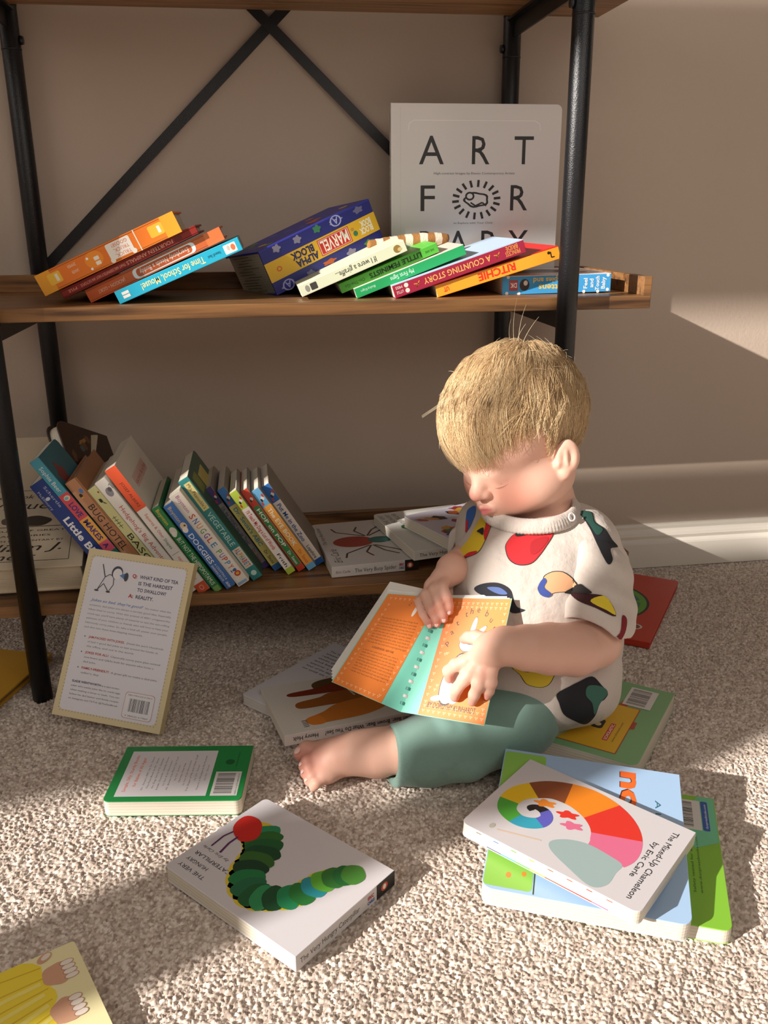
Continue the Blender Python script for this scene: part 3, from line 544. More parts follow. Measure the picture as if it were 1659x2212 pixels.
def seuss(key, label, top, main, title, tcol, auth, acol, foot=None, stripe=None):
    it = [('r', .20, 0, .935, 1, main)] + ([('r', .20, .0, .935, .12, stripe), ('r', .20, .88, .935, 1, stripe)] if stripe else [])
    it += [('r', .935, 0, 1, 1, foot or top), ('o', .115, .62, .24, .18, '#e4ddd8'), ('o', .09, .78, .22, .10, '#c9352c'), ('o', .13, .42, .2, .12, '#2a2624'), ('o', .165, .3, .24, .1, '#c9352c')]
    it += [('t', title, .235, .70, .46, tcol, .28, .02), ('t', auth, .76, .92, .38, acol, .3, .01)]
    spine_book(key, 'board_book', label, 'book', ('#8d8376', top, top), it, 'board', SHB, pages='#dcd5c6')
seuss('thinks', 'purple and grey small board book lettered Oh, the THINKS you can Think!', '#4a3a78', '#8f8a86', 'Oh, the THINKS you can Think!', '#3a3a66', 'Dr. Seuss', '#8a3030')
seuss('abc', "blue-topped yellow small board book lettered Dr. Seuss's ABC", '#2f6fb4', '#d2c773', "Dr. Seuss's ABC", '#2f7f9a', 'Dr. Seuss', '#2a2a26')
seuss('teach', "lime and white small board book lettered I'll Teach My Dog a Lot of Words", '#b6cc48', '#ece4de', "I'll Teach My Dog a Lot of Words", '#c8382e', 'Frith', '#26221f')
seuss('hop', 'red and green small board book lettered HOP on POP', '#cf4430', '#2f8c4a', 'HOP on POP', '#f0ede2', 'Dr. Seuss', '#f0ede2', stripe='#cf4430')
seuss('eye', 'light blue and orange small board book lettered The EYE BOOK', '#6bb0dc', '#f0a848', 'The EYE BOOK', '#f7ecd8', 'Dr. Seuss', '#e0562c')
seuss('zoo', 'white-spined small board book lettered Put Me in the Zoo, rightmost of the leaning row', '#1f6ab8', '#e6dcd2', 'Put Me in the Zoo', '#1f5aa0', 'Lopshire', '#26221f', foot='#1f5aa8')

# old brown hardback, fore edge outwards
r_, pr, W, H, T = book('hardback_book', 'old dark brown hardback with leaf ornament, its cream page edges facing out', 'book', 'brown', '#2b1a12', '#3a2317', '#2b1a12', 'hard', round_=.02, group=SHB, T=.019)
f_ = pr('back')
for i in range(26):
    f_.oval(random.uniform(.1, .9)*W, random.uniform(.12, .94)*H, random.uniform(.006, .014), random.uniform(.003, .006), random.choice(('#a87838', '#b98544', '#6a4426', '#4c5c5c')), ang=random.uniform(0, 3), wob=.15)
done(r_, f_)
# thick book leaning back on the lowest shelf
r_, pr, W, H, T = book('hardback_book', 'very thick cream hardback lettered William J. Bennett leaning back at the left end', 'book', 'bennett', '#c9b9a0', '#c9b9a0', '#c0af95', 'hard', pages='#e2d6bf', round_=.001)
f_ = pr('front'); k_ = '#2c2622'
f_.line([(.06*W, .05*H), (.9*W, .05*H), (.9*W, .56*H), (.06*W, .56*H), (.06*W, .05*H)], .0008, k_)
f_.text('The Book of', .25*W, .50*H, .028*H, k_, w=.45*W, shear=.3); f_.text('Virtues', .30*W, .42*H, .055*H, k_, w=.48*W, shear=.3)
f_.oval(.62*W, .33*H, .022, .009, '#3f352e', wob=.04); f_.oval(.45*W, .335*H, .012, .007, '#5a4c40', wob=.04); f_.rect(.33*W, .31*H, .37*W, .36*H, '#5a4c40'); f_.line([(.08*W, .29*H), (.88*W, .29*H)], .001, k_)
for t, y, a, b_ in (('A TREASURY OF GREAT', .255, .15, .85), ('MORAL STORIES', .22, .25, .75), ('EDITED WITH COMMENTARY BY', .185, .15, .85)): f_.text(t, a*W, y*H, .012*H, k_, w=(b_-a)*W)
f_.text('William J.', .10*W, .12*H, .05*H, k_, w=.74*W, shear=.35); f_.text('Bennett', .12*W, .06*H, .045*H, k_, w=.55*W, shear=.35); done(r_, f_)

# flat board books on the lowest shelf
def spider(f, W, H):
    f.oval(.42*W, .5*H, .020, .030, '#9a3222', ang=0, wob=.03); 
    f.oval(.42*W, .74*H*0+.30*H, .013, .018, '#2c6466')
r_, pr, W, H, T = book('board_book', 'white board book lettered The Very Busy Spider lying flat on the lowest shelf', 'book', 'spider', '#d6d2cf', '#d6d2cf', '#d6d2ce')
f_ = pr('front')
f_.oval(.50*W, .60*H, .022, .034*.9, '#a03420'); f_.oval(.50*W, .28*H, .013, .020*.9, '#2a6a66')
f_.layer += 1
for sg in (-1, 1):
    for a, b_, c2 in ((.40, .30, .10), (.42, .52, .44), (.44, .75, .80), (.38, .15, .00)):
        f_.line([(.5*W+sg*.02, a*H), (.5*W+sg*.045, b_*H), (.5*W+sg*.062, (b_*.3+c2*.7)*H)], .0028, '#4a2c26', up=False)
f_.text('Eric Carle', .07*W, .85*H, .011, '#55504c', w=.3*W, shear=.4); f_.text('The Very Busy Spider', .9*W, .92*H, .006, '#6a6560', al='R', shear=.3)
s = pr('spine'); s.text('Eric Carle', .05*H, .35*T, .24*T, '#4c4644', w=.16*H); s.text('The Very Busy Spider', .26*H, .3*T, .36*T, '#2a2624', w=.48*H); s.rect(.84*H, 0, H, T, '#1f1c1c'); s.oval(.9*H, .5*T, .036*H, .26*T, '#c8502c'); s.oval(.9*H, .5*T, .018*H, .17*T, '#ece4dc')
s.text('ERIC', .775*H, .52*T, .22*T, '#b0303a', w=.055*H, bold=.04); s.text('CARLE', .772*H, .22*T, .2*T, '#2a5a9a', w=.06*H, bold=.04); done(r_, f_, s)
r_, pr, W, H, T = book('board_book', 'white board book with a green leaf shape, middle one of the flat books', 'book', 'hungry2', '#e6e4dc', '#e6e4dc', '#e4e0d8')
f_ = pr('front'); f_.poly([(.62*W, .84*H), (.56*W, .86*H), (.48*W, .78*H), (.40*W, .72*H), (.3*W, .60*H), (.2*W, .45*H), (.30*W, .42*H), (.42*W, .5*H), (.52*W, .62*H), (.6*W, .7*H), (.64*W, .78*H)], '#5fa06a'); f_.poly([(.62*W, .84*H), (.56*W, .86*H), (.52*W, .80*H), (.58*W, .72*H), (.64*W, .78*H)], '#2a6a40')
for i, t in enumerate(('THE VERY', 'HUNGRY', 'CATERPILLAR')): f_.text(t, (.95-.0*i)*W, (.92-.08*i)*H, .007, '#77736c', al='R')
s = pr('spine'); s.text('The Very Hungry Caterpillar', .06*H, .32*T, .38*T, '#2f2a28', w=.62*H); done(r_, f_, s)
r_, pr, W, H, T = book('board_book', 'board book with a patchwork of colourful shapes, topmost flat book on the lowest shelf', 'book', 'fairy', '#e0d9e8', '#e6e2da', '#e6e2da', round_=.004)
f_ = pr('front')
for i in range(46): f_.oval(random.uniform(.08, .92)*W, random.uniform(.1, .92)*H, random.uniform(.007, .013), random.uniform(.004, .008), random.choice(('#c8622f', '#a8343a', '#e8a04a', '#3f8f6a', '#2c2624', '#4a4f9a', '#e9b44a')), ang=random.uniform(0, 3), wob=.12)
f_.oval(.35*W, .45*H, .025, .02, '#e6eeea'); f_.text('Fly', .28*W, .42*H, .010, '#2a2a2a', shear=.3); done(r_, f_)

# ---- floor books
r_, pr, W, H, T = book('paperback_book', 'cream-bordered joke paperback propped up against the lowest shelf, back cover out', 'book', 'dad', '#d9c694', '#d8c79b', '#d2c193', 'paper', pages='#cfc4ae')
f_ = pr('back'); f_.rect(.055*W, .04*H, .945*W, .955*H, '#dedbe2', r=.006); f_.layer += 1
n = 46
for i in range(n):
    for u in (.05, .95): f_.oval(u*W, (.05+.9*i/(n-1))*H, .0007, .0007, '#8a8f9a', n=6, up=False)
for i in range(31):
    for v in (.035, .96): f_.oval((.065+.87*i/30)*W, v*H, .0007, .0007, '#8a8f9a', n=6, up=False)
nv = '#1e2350'; rd = '#b5302c'; gy = '#77757c'; bl = '#3f78b8'
f_.text('Q:', .46*W, .862*H, .021*H, rd, w=.045*W, bold=.05); f_.text('WHAT KIND OF TEA', .53*W, .862*H, .0205*H, nv, w=.36*W, bold=.02); f_.text('IS THE HARDEST', .53*W, .823*H, .0205*H, nv, w=.32*W, bold=.02); f_.text('TO SWALLOW?', .53*W, .784*H, .0205*H, nv, w=.27*W, bold=.02)
f_.text('A:', .46*W, .742*H, .021*H, rd, w=.045*W, bold=.05); f_.text('REALITY.', .53*W, .742*H, .0205*H, nv, w=.165*W, bold=.02); f_.text("Jokes so bad, they're good!", .12*W, .688*H, .016*H, bl, w=.5*W, shear=.4, bold=.01)
f_.text('No matter what the', .64*W, .688*H, .0105*H, gy, w=.24*W)
para = ['occasion, dad jokes are always a terribly good idea. Especially', "when they're corny. With this arsenal of 400+ cringeworthy", "crack-ups, you'll have plenty of material to test the eye-rolling", 'patience of your children or friends who will love to hate your', 'hilariously corny jokes. So, take a load off, pester your people,', 'and dive into these knee-slapping wisecracks.']
for i, t in enumerate(para): f_.text(t, .12*W, (.660-.0265*i)*H, .0105*H, gy, w=(.77 if i < 5 else .55)*W, up=False)
y = .47
for hd, wd_, rest in (('JAM-PACKED WITH JOKES.', .34, ['(Hold the jam!) Hundreds', 'of bad = good dad jokes to test around the house, at', 'the office, and out in the world.']), ('JOKES FOR ALL!', .22, ['Classically corny puns plus revised', 'one-liners and Q&As built for anyone who loves a', 'dad joke.']), ('FAMILY-FRIENDLY!', .255, ['A great gift to make a dad joke', "teller's day."])):
    f_.oval(.145*W, (y+.006)*H, .0008, .0008, nv, n=8); f_.text(hd, .18*W, y*H, .013*H, rd, w=wd_*W, bold=.02); f_.text(rest[0], (.2+wd_)*W, y*H, .0105*H, gy, w=(.68-wd_)*W)
    for k_i, t in enumerate(rest[1:]): f_.text(t, .18*W, (y-.0265*(k_i+1))*H, .0105*H, gy, w=min(.66, .0135*len(t))*W)
    y -= .0265*len(rest)+.012
f_.text('SLADE WENTWORTH', .12*W, .205*H, .012*H, nv, w=.27*W, bold=.02); f_.text('is a dad-writer-', .40*W, .205*H, .0095*H, gy, w=.17*W)
for i, t in enumerate(('joker who cracks jokes like he cracks eggs', 'when making a three or both. You can', 'follow his dad humor and family recipes', 'on Instagram and TikTok @TheDadBriefs')): f_.text(t, .12*W, (.180-.0245*i)*H, .0095*H, gy, w=.46*W, up=False)
f_.rect(.63*W, .055*H, .90*W, .205*H, '#c98a88', r=.004); f_.rect(.634*W, .058*H, .896*W, .202*H, '#e2dfe4', r=.004); f_.barcode(.66*W, .070*H, .875*W, .18*H, bgc='#e2dfe4'); f_.text('ISBN 978-0-525-61786-0', .655*W, .184*H, .008*H, '#44424a', w=.22*W); f_.text('9 780525 617860', .66*W, .066*H, .009*H, '#44424a', w=.21*W)
# generic line figure with a blue megaphone
kk = '#23242c'
f_.line([(.16*W, .76*H), (.21*W, .84*H), (.25*W, .86*H), (.29*W, .85*H), (.30*W, .80*H), (.27*W, .76*H)], .0009, kk); f_.line([(.21*W, .84*H), (.18*W, .89*H), (.165*W, .915*H)], .0012, kk); f_.line([(.16*W, .76*H), (.21*W, .80*H), (.26*W, .76*H)], .0009, kk)
f_.oval(.315*W, .875*H, .0075, .0085, kk); f_.oval(.32*W, .868*H, .0062, .007, '#e6e3e6'); f_.poly([(.34*W, .862*H), (.40*W, .882*H), (.41*W, .835*H)], bl); f_.oval(.405*W, .858*H, .0028, .0055, kk)
f_.oval(.155*W, .755*H, .003, .0012, kk); f_.oval(.265*W, .755*H, .003, .0012, kk)
done(r_, f_)

r_, pr, W, H, T = book('board_book', 'small green board book with a white panel of orange and black lettering', 'book', 'green', '#1c7c3c', '#1e8a44', '#1c7c3c', round_=.007)
f_ = pr('back'); f_.rect(.08*W, .265*H, .90*W, .93*H, '#dcd8dc')
f_.text('Simple, Silly, Sturdy Books', .16*W, .865*H, .024*H, '#e2693c', w=.66*W, bold=.01); f_.text('for Babies of All Ages!', .25*W, .805*H, .024*H, '#e2693c', w=.52*W, bold=.01)
for i, (t, a) in enumerate((("Dr. Seuss's ABC by Dr. Seuss", .6), ('The Foot Book by Dr. Seuss', .55), ('Go, Dog. Go! by P.D. Eastman', .55), ('Inside, Outside, Upside Down', .6), ('by Stan & Jan Berenstain', .45), ('Mr. Brown Can Moo! Can You?', .6), ('by Dr. Seuss', .28), ('Old Hat, New Hat', .35), ('by Stan & Jan Berenstain', .45), ('The Shape of Me and Other Stuff', .66), ('by Dr. Seuss', .28), ("There's a Wocket in My Pocket!", .62), ('by Dr. Seuss', .28))):
    f_.text(t, .49*W, (.745-.037*i)*H, .0125*H, '#6a6a70' if t.startswith('by') else '#2c2c34', w=a*W, al='C', up=False)
f_.barcode(.08*W, .04*H, .50*W, .235*H); f_.text('ISBN 0-679-88629-5', .10*W, .05*H, .012*H, '#33313a', w=.36*W); f_.oval(.68*W, .15*H, .005, .005, '#135c2c'); f_.text('Random House', .60*W, .09*H, .013*H, '#135c2c', w=.26*W)
fo = pr('fore'); fo.rect(.28*H, .2*T*0+.02*T, .62*H, .10*T, '#7ab83c'); done(r_, f_)

# board book with a green segmented arc on white
r_, pr, W, H, T = book('board_book', 'white board book with a curved green and red shape, lettered THE VERY HUNGRY CATERPILLAR', 'book', 'caterpillar', '#d3d0d4', '#d3d0d4', '#cdc9c8', round_=.006)
f_ = pr('front'); ink = '#2a2628'
for i, (t, w_) in enumerate((('THE VERY', .205), ('HUNGRY', .165), ('CATERPILLAR', .285))): f_.text(t, .955*W, (.895-.075*i)*H, .034*H, ink, w=w_*W, al='R')
f_.text('by Eric Carle', .955*W, (.672)*H, .026*H, '#55504e', w=.20*W, al='R', shear=.3)
path = [(.775, .325), (.73, .36), (.685, .41), (.65, .47), (.635, .545), (.615, .63), (.575, .71), (.52, .765), (.455, .79), (.405, .775), (.355, .73), (.30, .66), (.265, .58), (.25, .48), (.24, .40), (.215, .33), (.18, .265), (.15, .22)]
gs = ['#2a8a5c', '#2f6a30', '#1f5e34', '#17482c', '#35662c', '#143f2a', '#1f7a44', '#246a48', '#1d5c34', '#2f8f58', '#1a5030', '#238a58', '#2a7a3a', '#2b94a0', '#5fae3a', '#357a38', '#24703a', '#4a8a3a']
for i, (u, v) in enumerate(path): # yellow under-glow blobs and bristles on the outer side
    f_.oval((u+.012)*W, (v+.022)*H, .0195*(1-.02*i), .0190*(1-.02*i), '#dfc53a', n=18, up=False)
f_.layer += 1
for i, (u, v) in enumerate(path):
    u0, v0 = path[max(0, i-1)]; u1, v1 = path[min(len(path)-1, i+1)]; a = math.atan2((v1-v0)*H, (u1-u0)*W)
    f_.oval(u*W, v*H, .0115, .0200*(1-.020*i), gs[i], ang=a, n=20, wob=.03)
f_.oval(.870*W, .350*H, .0200, .0145, '#cf2c26', ang=2.4, wob=.02)

f_.line([(.915*W, .44*H), (.93*W, .52*H), (.92*W, .65*H)], .0018, '#5a2a5c'); f_.line([(.86*W, .46*H), (.86*W, .55*H), (.84*W, .66*H)], .0022, '#5a2a5c')
s = pr('spine'); s.text('The Very Hungry Caterpillar', .04*H, .33*T, .34*T, '#38332f', w=.58*H); s.rect(.80*H, 0, H, T, '#1b1919'); s.oval(.885*H, .52*T, .036*H, .26*T, '#c8502c'); s.oval(.885*H, .52*T, .017*H, .17*T, '#ece4dc')
s.text('ERIC', .705*H, .5*T, .22*T, '#b0303a', w=.065*H, bold=.04); s.text('CARLE', .70*H, .2*T, .2*T, '#2a5a9a', w=.075*H, bold=.04); done(r_, f_, s)

# white book with a wheel of coloured wedges
r_, pr, W, H, T = book('board_book', 'white board book with bright coloured wedges, top of the floor stack', 'book', 'chameleon', '#d3d0d4', '#d3d0d4', '#e8e2d6', round_=.008, pages='#dad4c4')
f_ = pr('front')
f_.layer += 1
pth = [(.555, .245, .0028, 0), (.535, .225, .0035, 0), (.50, .25, .0040, 0), (.505, .30, .0055, 1), (.56, .335, .0062, 1), (.64, .325, .0075, 2), (.70, .27, .0082, 2), (.71, .205, .0085, 3), (.66, .135, .0092, 3), (.56, .105, .0098, 4), (.44, .115, .0110, 4), (.34, .165, .0125, 5), (.25, .235, .0145, 5), (.20, .33, .0175, 6), (.19, .43, .0205, 6), (.23, .54, .0225, 7), (.31, .63, .0235, 7), (.42, .69, .0235, 8), (.55, .715, .0225, 8), (.66, .705, .0190, 9)]
cc = ['#1c1a1c', '#5f5fc0', '#33a4bf', '#4eab3c', '#eec51f', '#8a4a28', '#ee8a22', '#de3529', '#de6f92', '#de6f92']
fine = []
for i in range(len(pth)-1):
    p0, p1, p2, p3 = [pth[max(0, min(len(pth)-1, i+j-1))] for j in range(4)]
    for t in (0, .2, .4, .6, .8): fine.append(tuple(.5*((2*p1[k])+(p2[k]-p0[k])*t+(2*p0[k]-5*p1[k]+4*p2[k]-p3[k])*t*t+(3*p1[k]-p0[k]-3*p2[k]+p3[k])*t**3) for k in range(3))+(p1[3],))
edge_ = []
for i, (u, v, w_, c) in enumerate(fine):
    a_, b_ = fine[max(0, i-1)], fine[min(len(fine)-1, i+1)]; dx, dy = (b_[0]-a_[0])*W, (b_[1]-a_[1])*H; L_ = math.hypot(dx, dy); edge_.append(((u*W-dy/L_*w_, v*H+dx/L_*w_), (u*W+dy/L_*w_, v*H-dx/L_*w_)))
for i in range(len(fine)-1): f_.poly([edge_[i][0], edge_[i+1][0], edge_[i+1][1], edge_[i][1]], cc[fine[i][3]], up=False)
f_.poly([(.66*W, .80*H), (.76*W, .80*H), (.90*W, .80*H), (.98*W, .74*H), (.92*W, .60*H), (.84*W, .47*H), (.76*W, .44*H), (.67*W, .50*H), (.62*W, .60*H), (.63*W, .72*H)], '#9fb6b6', rnd=1)
for u, v, c in ((.42, .27, '#e88a2c'), (.43, .41, '#de3529'), (.52, .47, '#de6f92')): f_.oval(u*W, v*H, .0055, .0095, c, ang=.4, wob=.25)
f_.line([(.90*W, .18*H), (.80*W, .40*H)], .0018, '#d8c2a8'); f_.oval(.885*W, .144*H, .004, .0025, '#b8b4a8')
f_.text('The Mixed-Up Chameleon', .10*W, .905*H, .033*H, '#262326', w=.82*W); f_.text('by Eric Carle', .30*W, .855*H, .030*H, '#262326', w=.42*W)
fo = pr('fore')
for i, c in enumerate(('#7a6a66', '#3f74b8', '#6a9a3c', '#d8a63a', '#8a5a3c', '#d8572f', '#cf3a30', '#e0604a')): fo.rect((.10+.105*i)*H, .80*T, (.13+.105*i)*H, .86*T, c, up=False)
for i, c in enumerate(('#5a5a8c', '#3a9ac8', '#4aa63c', '#e8c62a', '#8a4a2c', '#cf3a2c', '#cf2a26', '#d86a90')): fo.rect((.17+.085*i)*H, (.10)*T, (.255+.085*i)*H, (.17)*T, c, up=False)
done(r_, f_, fo)

r_, pr, W, H, T = book('board_book', 'pale blue board book, middle of the floor stack, with an orange word', 'book', 'bluetop', '#a3c2e4', '#d8e2ea', '#9fc0e2', round_=.010, pages='#d9d3c6')
f_ = pr('front'); f_.rect(0.004, 0.001, W-.004, .245*H, '#8fc455', r=.004); f_.line([(.12*W, .25*H), (.5*W, .245*H), (.99*W, .255*H)], .0012, '#3c4a2c')
f_.oval(.90*W, .125*H, .0035, .0025, '#d88a3c'); f_.oval(.88*W, .20*H, .0030, .0022, '#d88a3c')
f_.layer += 1; f_.text('no', .045*W+.001, .675*H-.0008, .115*H, '#5a2416', w=.28*W, bold=.04); f_.text('nose', .045*W, .675*H, .115*H, '#ec6a28', w=.56*W, bold=.035); f_.text('A Lift', .235*W, .855*H, .030*H, '#2f6a78', w=.2*W); done(r_, f_)

r_, pr, W, H, T = book('board_book', 'green board book with barcode and blue label, bottom of the floor stack', 'book', 'greenlow', '#8cc63c', '#84bf3a', '#7ab83a', round_=.009, pages='#d9d2c2')
f_ = pr('back'); f_.poly([(W-.001, .001), (W-.001, .10*H), (.72*W, .22*H), (.55*W, .14*H), (.62*W, .001)], '#6fc79c'); f_.rect(.60*W, .35*H, W-.001, .42*H, '#c9c13a')
f_.barcode(.70*W, .09*H, .955*W, .30*H, vert=True); f_.rect(.70*W, .045*H, .955*W, .085*H, '#2456a8', r=.002); f_.text('duopressbooks.com', .72*W, .055*H, .015*H, '#e8ecf4', w=.21*W)
for i in range(6): f_.text(('Manufactured in China', 'Duo Press, LLC. A Mascot Books, Baltimore, MD', 'Distributed by Workman Publishing Company, Inc.', 'Published simultaneously in Canada by Thomas Allen', 'Safety tested for all ages', 'www.duopressbooks.com')[i], .22*W, (.30-.035*i)*H, .014*H, '#2f5a1c', w=.42*W, up=False)
f_.oval(.33*W, .42*H, .010, .006, '#d8843c'); done(r_, f_)

r_, pr, W, H, T = book('board_book', 'thick board book with a mustard yellow panel and barcode, beside the toddler', 'book', 'yellow', '#7fae7c', '#7fae7c', '#6a8f6a', round_=.010, pages='#d8cfc0')
f_ = pr('back')
for i in range(30): f_.oval(random.uniform(.08, .9)*W, random.uniform(.15, .95)*H, random.uniform(.006, .014), random.uniform(.004, .009), random.choice(('#3f6a8c', '#a8503c', '#6a4a6a', '#8f7a4a', '#4f7a4a', '#b8604a', '#35506a')), wob=.15)
f_.rect(.06*W, .16*H, .66*W, .97*H, '#b8402c'); f_.rect(.066*W, .166*H, .654*W, .965*H, '#dcae2e')
for i in range(7): f_.text(('The bears are off to the park', 'for a picnic in the sunshine', 'until the clouds roll in', 'and everyone runs home', 'A first book for reading', 'together at bed time', 'again and again')[i], .16*W, (.87-.055*i)*H, .022*H, '#7a6420', w=.42*W, up=False)
f_.rect(.30*W, .33*H, .42*W, .41*H, '#33322c', r=.004); f_.oval(.35*W, .37*H, .004, .004, '#d8cfa8'); f_.rect(.18*W, .255*H, .40*W, .29*H, '#c8302a'); f_.text('SCHOLASTIC', .19*W, .261*H, .022*H, '#efe6da', w=.20*W, bold=.02); f_.text('www.scholastic.com', .18*W, .215*H, .016*H, '#5a4c1c', w=.26*W)
f_.barcode(.68*W, .10*H, .94*W, .30*H); done(r_, f_)

r_, pr, W, H, T = book('board_book', 'red board book with a green ring wheel, on the carpet behind the toddler', 'book', 'red', '#c23a26', '#b8341f', '#b8341f', 'hard', round_=.006, pages='#e2d6cc')
f_ = pr('front'); cu, cv = .48*W, .55*H
f_.oval(cu, cv+.002, .076, .076, '#191b14', n=48); f_.oval(cu, cv, .070, .070, '#5aa02c', n=48); f_.layer += 1
for k in range(10):
    a0, a1 = 2*PI*k/10+.06, 2*PI*(k+1)/10-.06; P_ = [(cu+.060*math.cos(t), cv+.060*math.sin(t)) for t in [a0+(a1-a0)*i/6 for i in range(7)]] + [(cu+.036*math.cos(t), cv+.036*math.sin(t)) for t in [a1+(a0-a1)*i/6 for i in range(7)]]
    f_.poly(P_, ('#2f6a74', '#c24a2c', '#2a5a80', '#3f7a4a')[k % 4], up=False); a = (a0+a1)/2
    f_.text('ABCDEFGHIJ'[k], cu+.048*math.cos(a), cv+.048*math.sin(a)-.004, .008, '#e6c84a', al='C')
f_.oval(cu, cv, .028, .028, '#7a9a4a', n=32); f_.oval(.17*W, .22*H, .012, .020, '#d9cfc6', ang=.2); f_.oval(.17*W, .22*H, .010, .017, '#8a4036', ang=.2); f_.line([(.15*W, .15*H), (.19*W, .29*H)], .002, '#d9cfc6')
done(r_, f_)

r_, pr, W, H, T = book('board_book', 'cream board book with brown and orange painted shapes, lying on another book', 'book', 'bear', '#d6d0c7', '#d6d0c7', '#e0d2cb', round_=.003, pages='#ddd3c6')
f_ = pr('front')
f_.poly([(.92*W, .60*H), (.80*W, .62*H), (.72*W, .55*H), (.62*W, .30*H), (.60*W, .10*H), (.95*W, .10*H), (.97*W, .45*H)], '#5a4426', rnd=1)
f_.poly([(.78*W, .82*H), (.70*W, .80*H), (.66*W, .50*H), (.62*W, .15*H), (.80*W, .12*H), (.84*W, .45*H), (.80*W, .60*H)], '#7a2f1a', rnd=1)
f_.poly([(.56*W, .80*H), (.44*W, .80*H), (.42*W, .60*H), (.40*W, .20*H), (.62*W, .14*H), (.66*W, .50*H), (.60*W, .62*H)], '#9a5a22', rnd=1)
f_.poly([(.22*W, .80*H), (.10*W, .78*H), (.10*W, .68*H), (.12*W, .35*H), (.28*W, .12*H), (.44*W, .16*H), (.42*W, .50*H), (.30*W, .66*H)], '#c8782a', rnd=1)
f_.poly([(.22*W, .80*H), (.10*W, .78*H), (.10*W, .68*H), (.26*W, .70*H)], '#d8802c', rnd=1)
for i in range(4): f_.line([(.52*W, (.36-.04*i)*H), (.78*W, (.39-.04*i)*H)], .0022, '#d8cfc2')
for i in range(5): f_.line([((.09+.028*i)*W, .80*H), ((.085+.028*i)*W, .84*H)], .0012, '#2c2618')
s = pr('spine'); s.text('Henry Holt', .03*H, .32*T, .36*T, '#2a2422', w=.17*H); s.text('Brown Bear, Brown Bear, What Do You See?', .25*H, .30*T, .38*T, '#2a2422', w=.70*H, bold=.01)
s2 = Print(W, H, T, 'spine'); s2.P = lambda u, v: (-.0004, u, T-v); s2.text('Brown Bear, Brown Bear, What Do You See?', .03*H, .30*T, .38*T, '#2a2422', w=.68*H, bold=.01); s2.text('Henry Holt', .76*H, .30*T, .38*T, '#2a2422', w=.18*H, bold=.01)
s = s2; done(r_, f_, s)
r_, pr, W, H, T = book('board_book', 'white board book with black text, half under the one with brown shapes', 'book', 'ladybug', '#d9d6da', '#d9d6da', '#b7b2ae', round_=.004, pages='#d8d2cc')
f_ = pr('back')
for i, t in enumerate(('The Grouchy Ladybug', "'please' or 'thank you',", 'refuses to share, and', 'thinks she is bigger', 'and better than', 'anyone. a fight. Every', 'hour of the day it goes', 'on until six o clock')): f_.text(t, .10*W, (.86-.045*i)*H, .022*H, '#2c2a30', w=(.5+.04*(i % 3))*W, bold=.01, up=False)
f_.oval(.70*W, .55*H, .006, .003, '#3a6a94'); f_.barcode(.62*W, .05*H, .92*W, .20*H, c='#3a4050'); s = pr('spine'); s.text('The Grouchy Ladybug', .1*H, .3*T, .4*T, '#3a3634', w=.75*H); done(r_, f_, s)

r_, pr, W, H, T = book('picture_book', 'plain mustard yellow book on the carpet at the left edge behind the front post', 'book', 'plainyellow', '#c9962c', '#c9962c', '#c08c28', 'hard', round_=.001, pages='#8a6a3c'); done(r_)
r_, pr, W, H, T = book('picture_book', 'pale yellow picture book with painted paws and bright yellow shape, in the bottom left corner', 'book', 'paws', '#efe6b4', '#e9dfae', '#e6dca8', 'paper', round_=.003)
f_ = pr('front'); yc = '#f1da3c'
f_.poly([(.45*W, .45*H), (.70*W, .50*H), (.80*W, .56*H), (.835*W, .61*H), (.83*W, .66*H), (.846*W, .715*H), (.838*W, .735*H), (.860*W, .767*H), (.862*W, .80*H), (.85*W, .825*H), (.858*W, .84*H), (.855*W, .87*H), (.838*W, .90*H), (.846*W, .94*H), (.82*W, .975*H), (.78*W, .998*H), (.55*W, .998*H), (.35*W, .95*H), (.30*W, .7*H)], yc)
for k in range(6): f_.line([(.50*W, (.55+.08*k)*H), (.68*W, (.60+.07*k)*H), (.84*W, (.655+.056*k)*H)], .0014, '#d9b92e')
for k in range(4): f_.line([(.55*W, (.60+.08*k)*H), (.70*W, (.645+.07*k)*H), (.82*W, (.69+.056*k)*H)], .004, '#f4e578')
def paw(u, v, a, b_):
    f_.oval(u*W, v*H, a, b_, '#d2a184', wob=.05); 
    for k in range(4): f_.oval(u*W+a*.75, v*H+b_*(-.66+.44*k), a*.48, b_*.26, '#b58872', n=20); f_.oval(u*W+a*.76, v*H+b_*(-.66+.44*k), a*.42, b_*.215, '#efe5da', n=20)
paw(.892, .872, .0125, .0120); paw(.872, .690, .0120, .0130); f_.oval(.868*W, .975*H, .007, .0042, '#d2a184', ang=.5); f_.oval(.875*W, .978*H, .0045, .0026, '#e8ddd0', ang=.5); done(r_, f_)

# cream board behind the shelf end and the striped soft toy lying behind the slumped books
bm = bmesh.new(); M = Matrix.Translation((.212, 1.235, .566)) @ Matrix.Rotation(math.radians(4), 4, 'Z')
n_, k_ = 44, 20; rings = []
for i in range(n_+1):
    t = i/n_; a = PI*t; x = -.055+.11*t; rad = .0105*math.sin(PI*min(1, max(0, .08+t*.86)))**.35; zc_ = -.004*math.cos(3*t)
    rings.append([bm.verts.new(M @ V((x, .004*math.sin(5*t)+rad*math.cos(s_), zc_+rad*math.sin(s_)))) for s_ in [2*PI*j/k_ for j in range(k_)]])
for i in range(n_):
    for j in range(k_):
        f = bm.faces.new((rings[i][j], rings[i][(j+1) % k_], rings[i+1][(j+1) % k_], rings[i+1][j])); f.smooth = True; f.material_index = 1 if (i//4) % 2 else 0
bm.faces.new(rings[0][::-1]); bm.faces.new(rings[-1])
for v in bm.verts: v.co += V(noise.noise_vector(v.co*220))*.0009
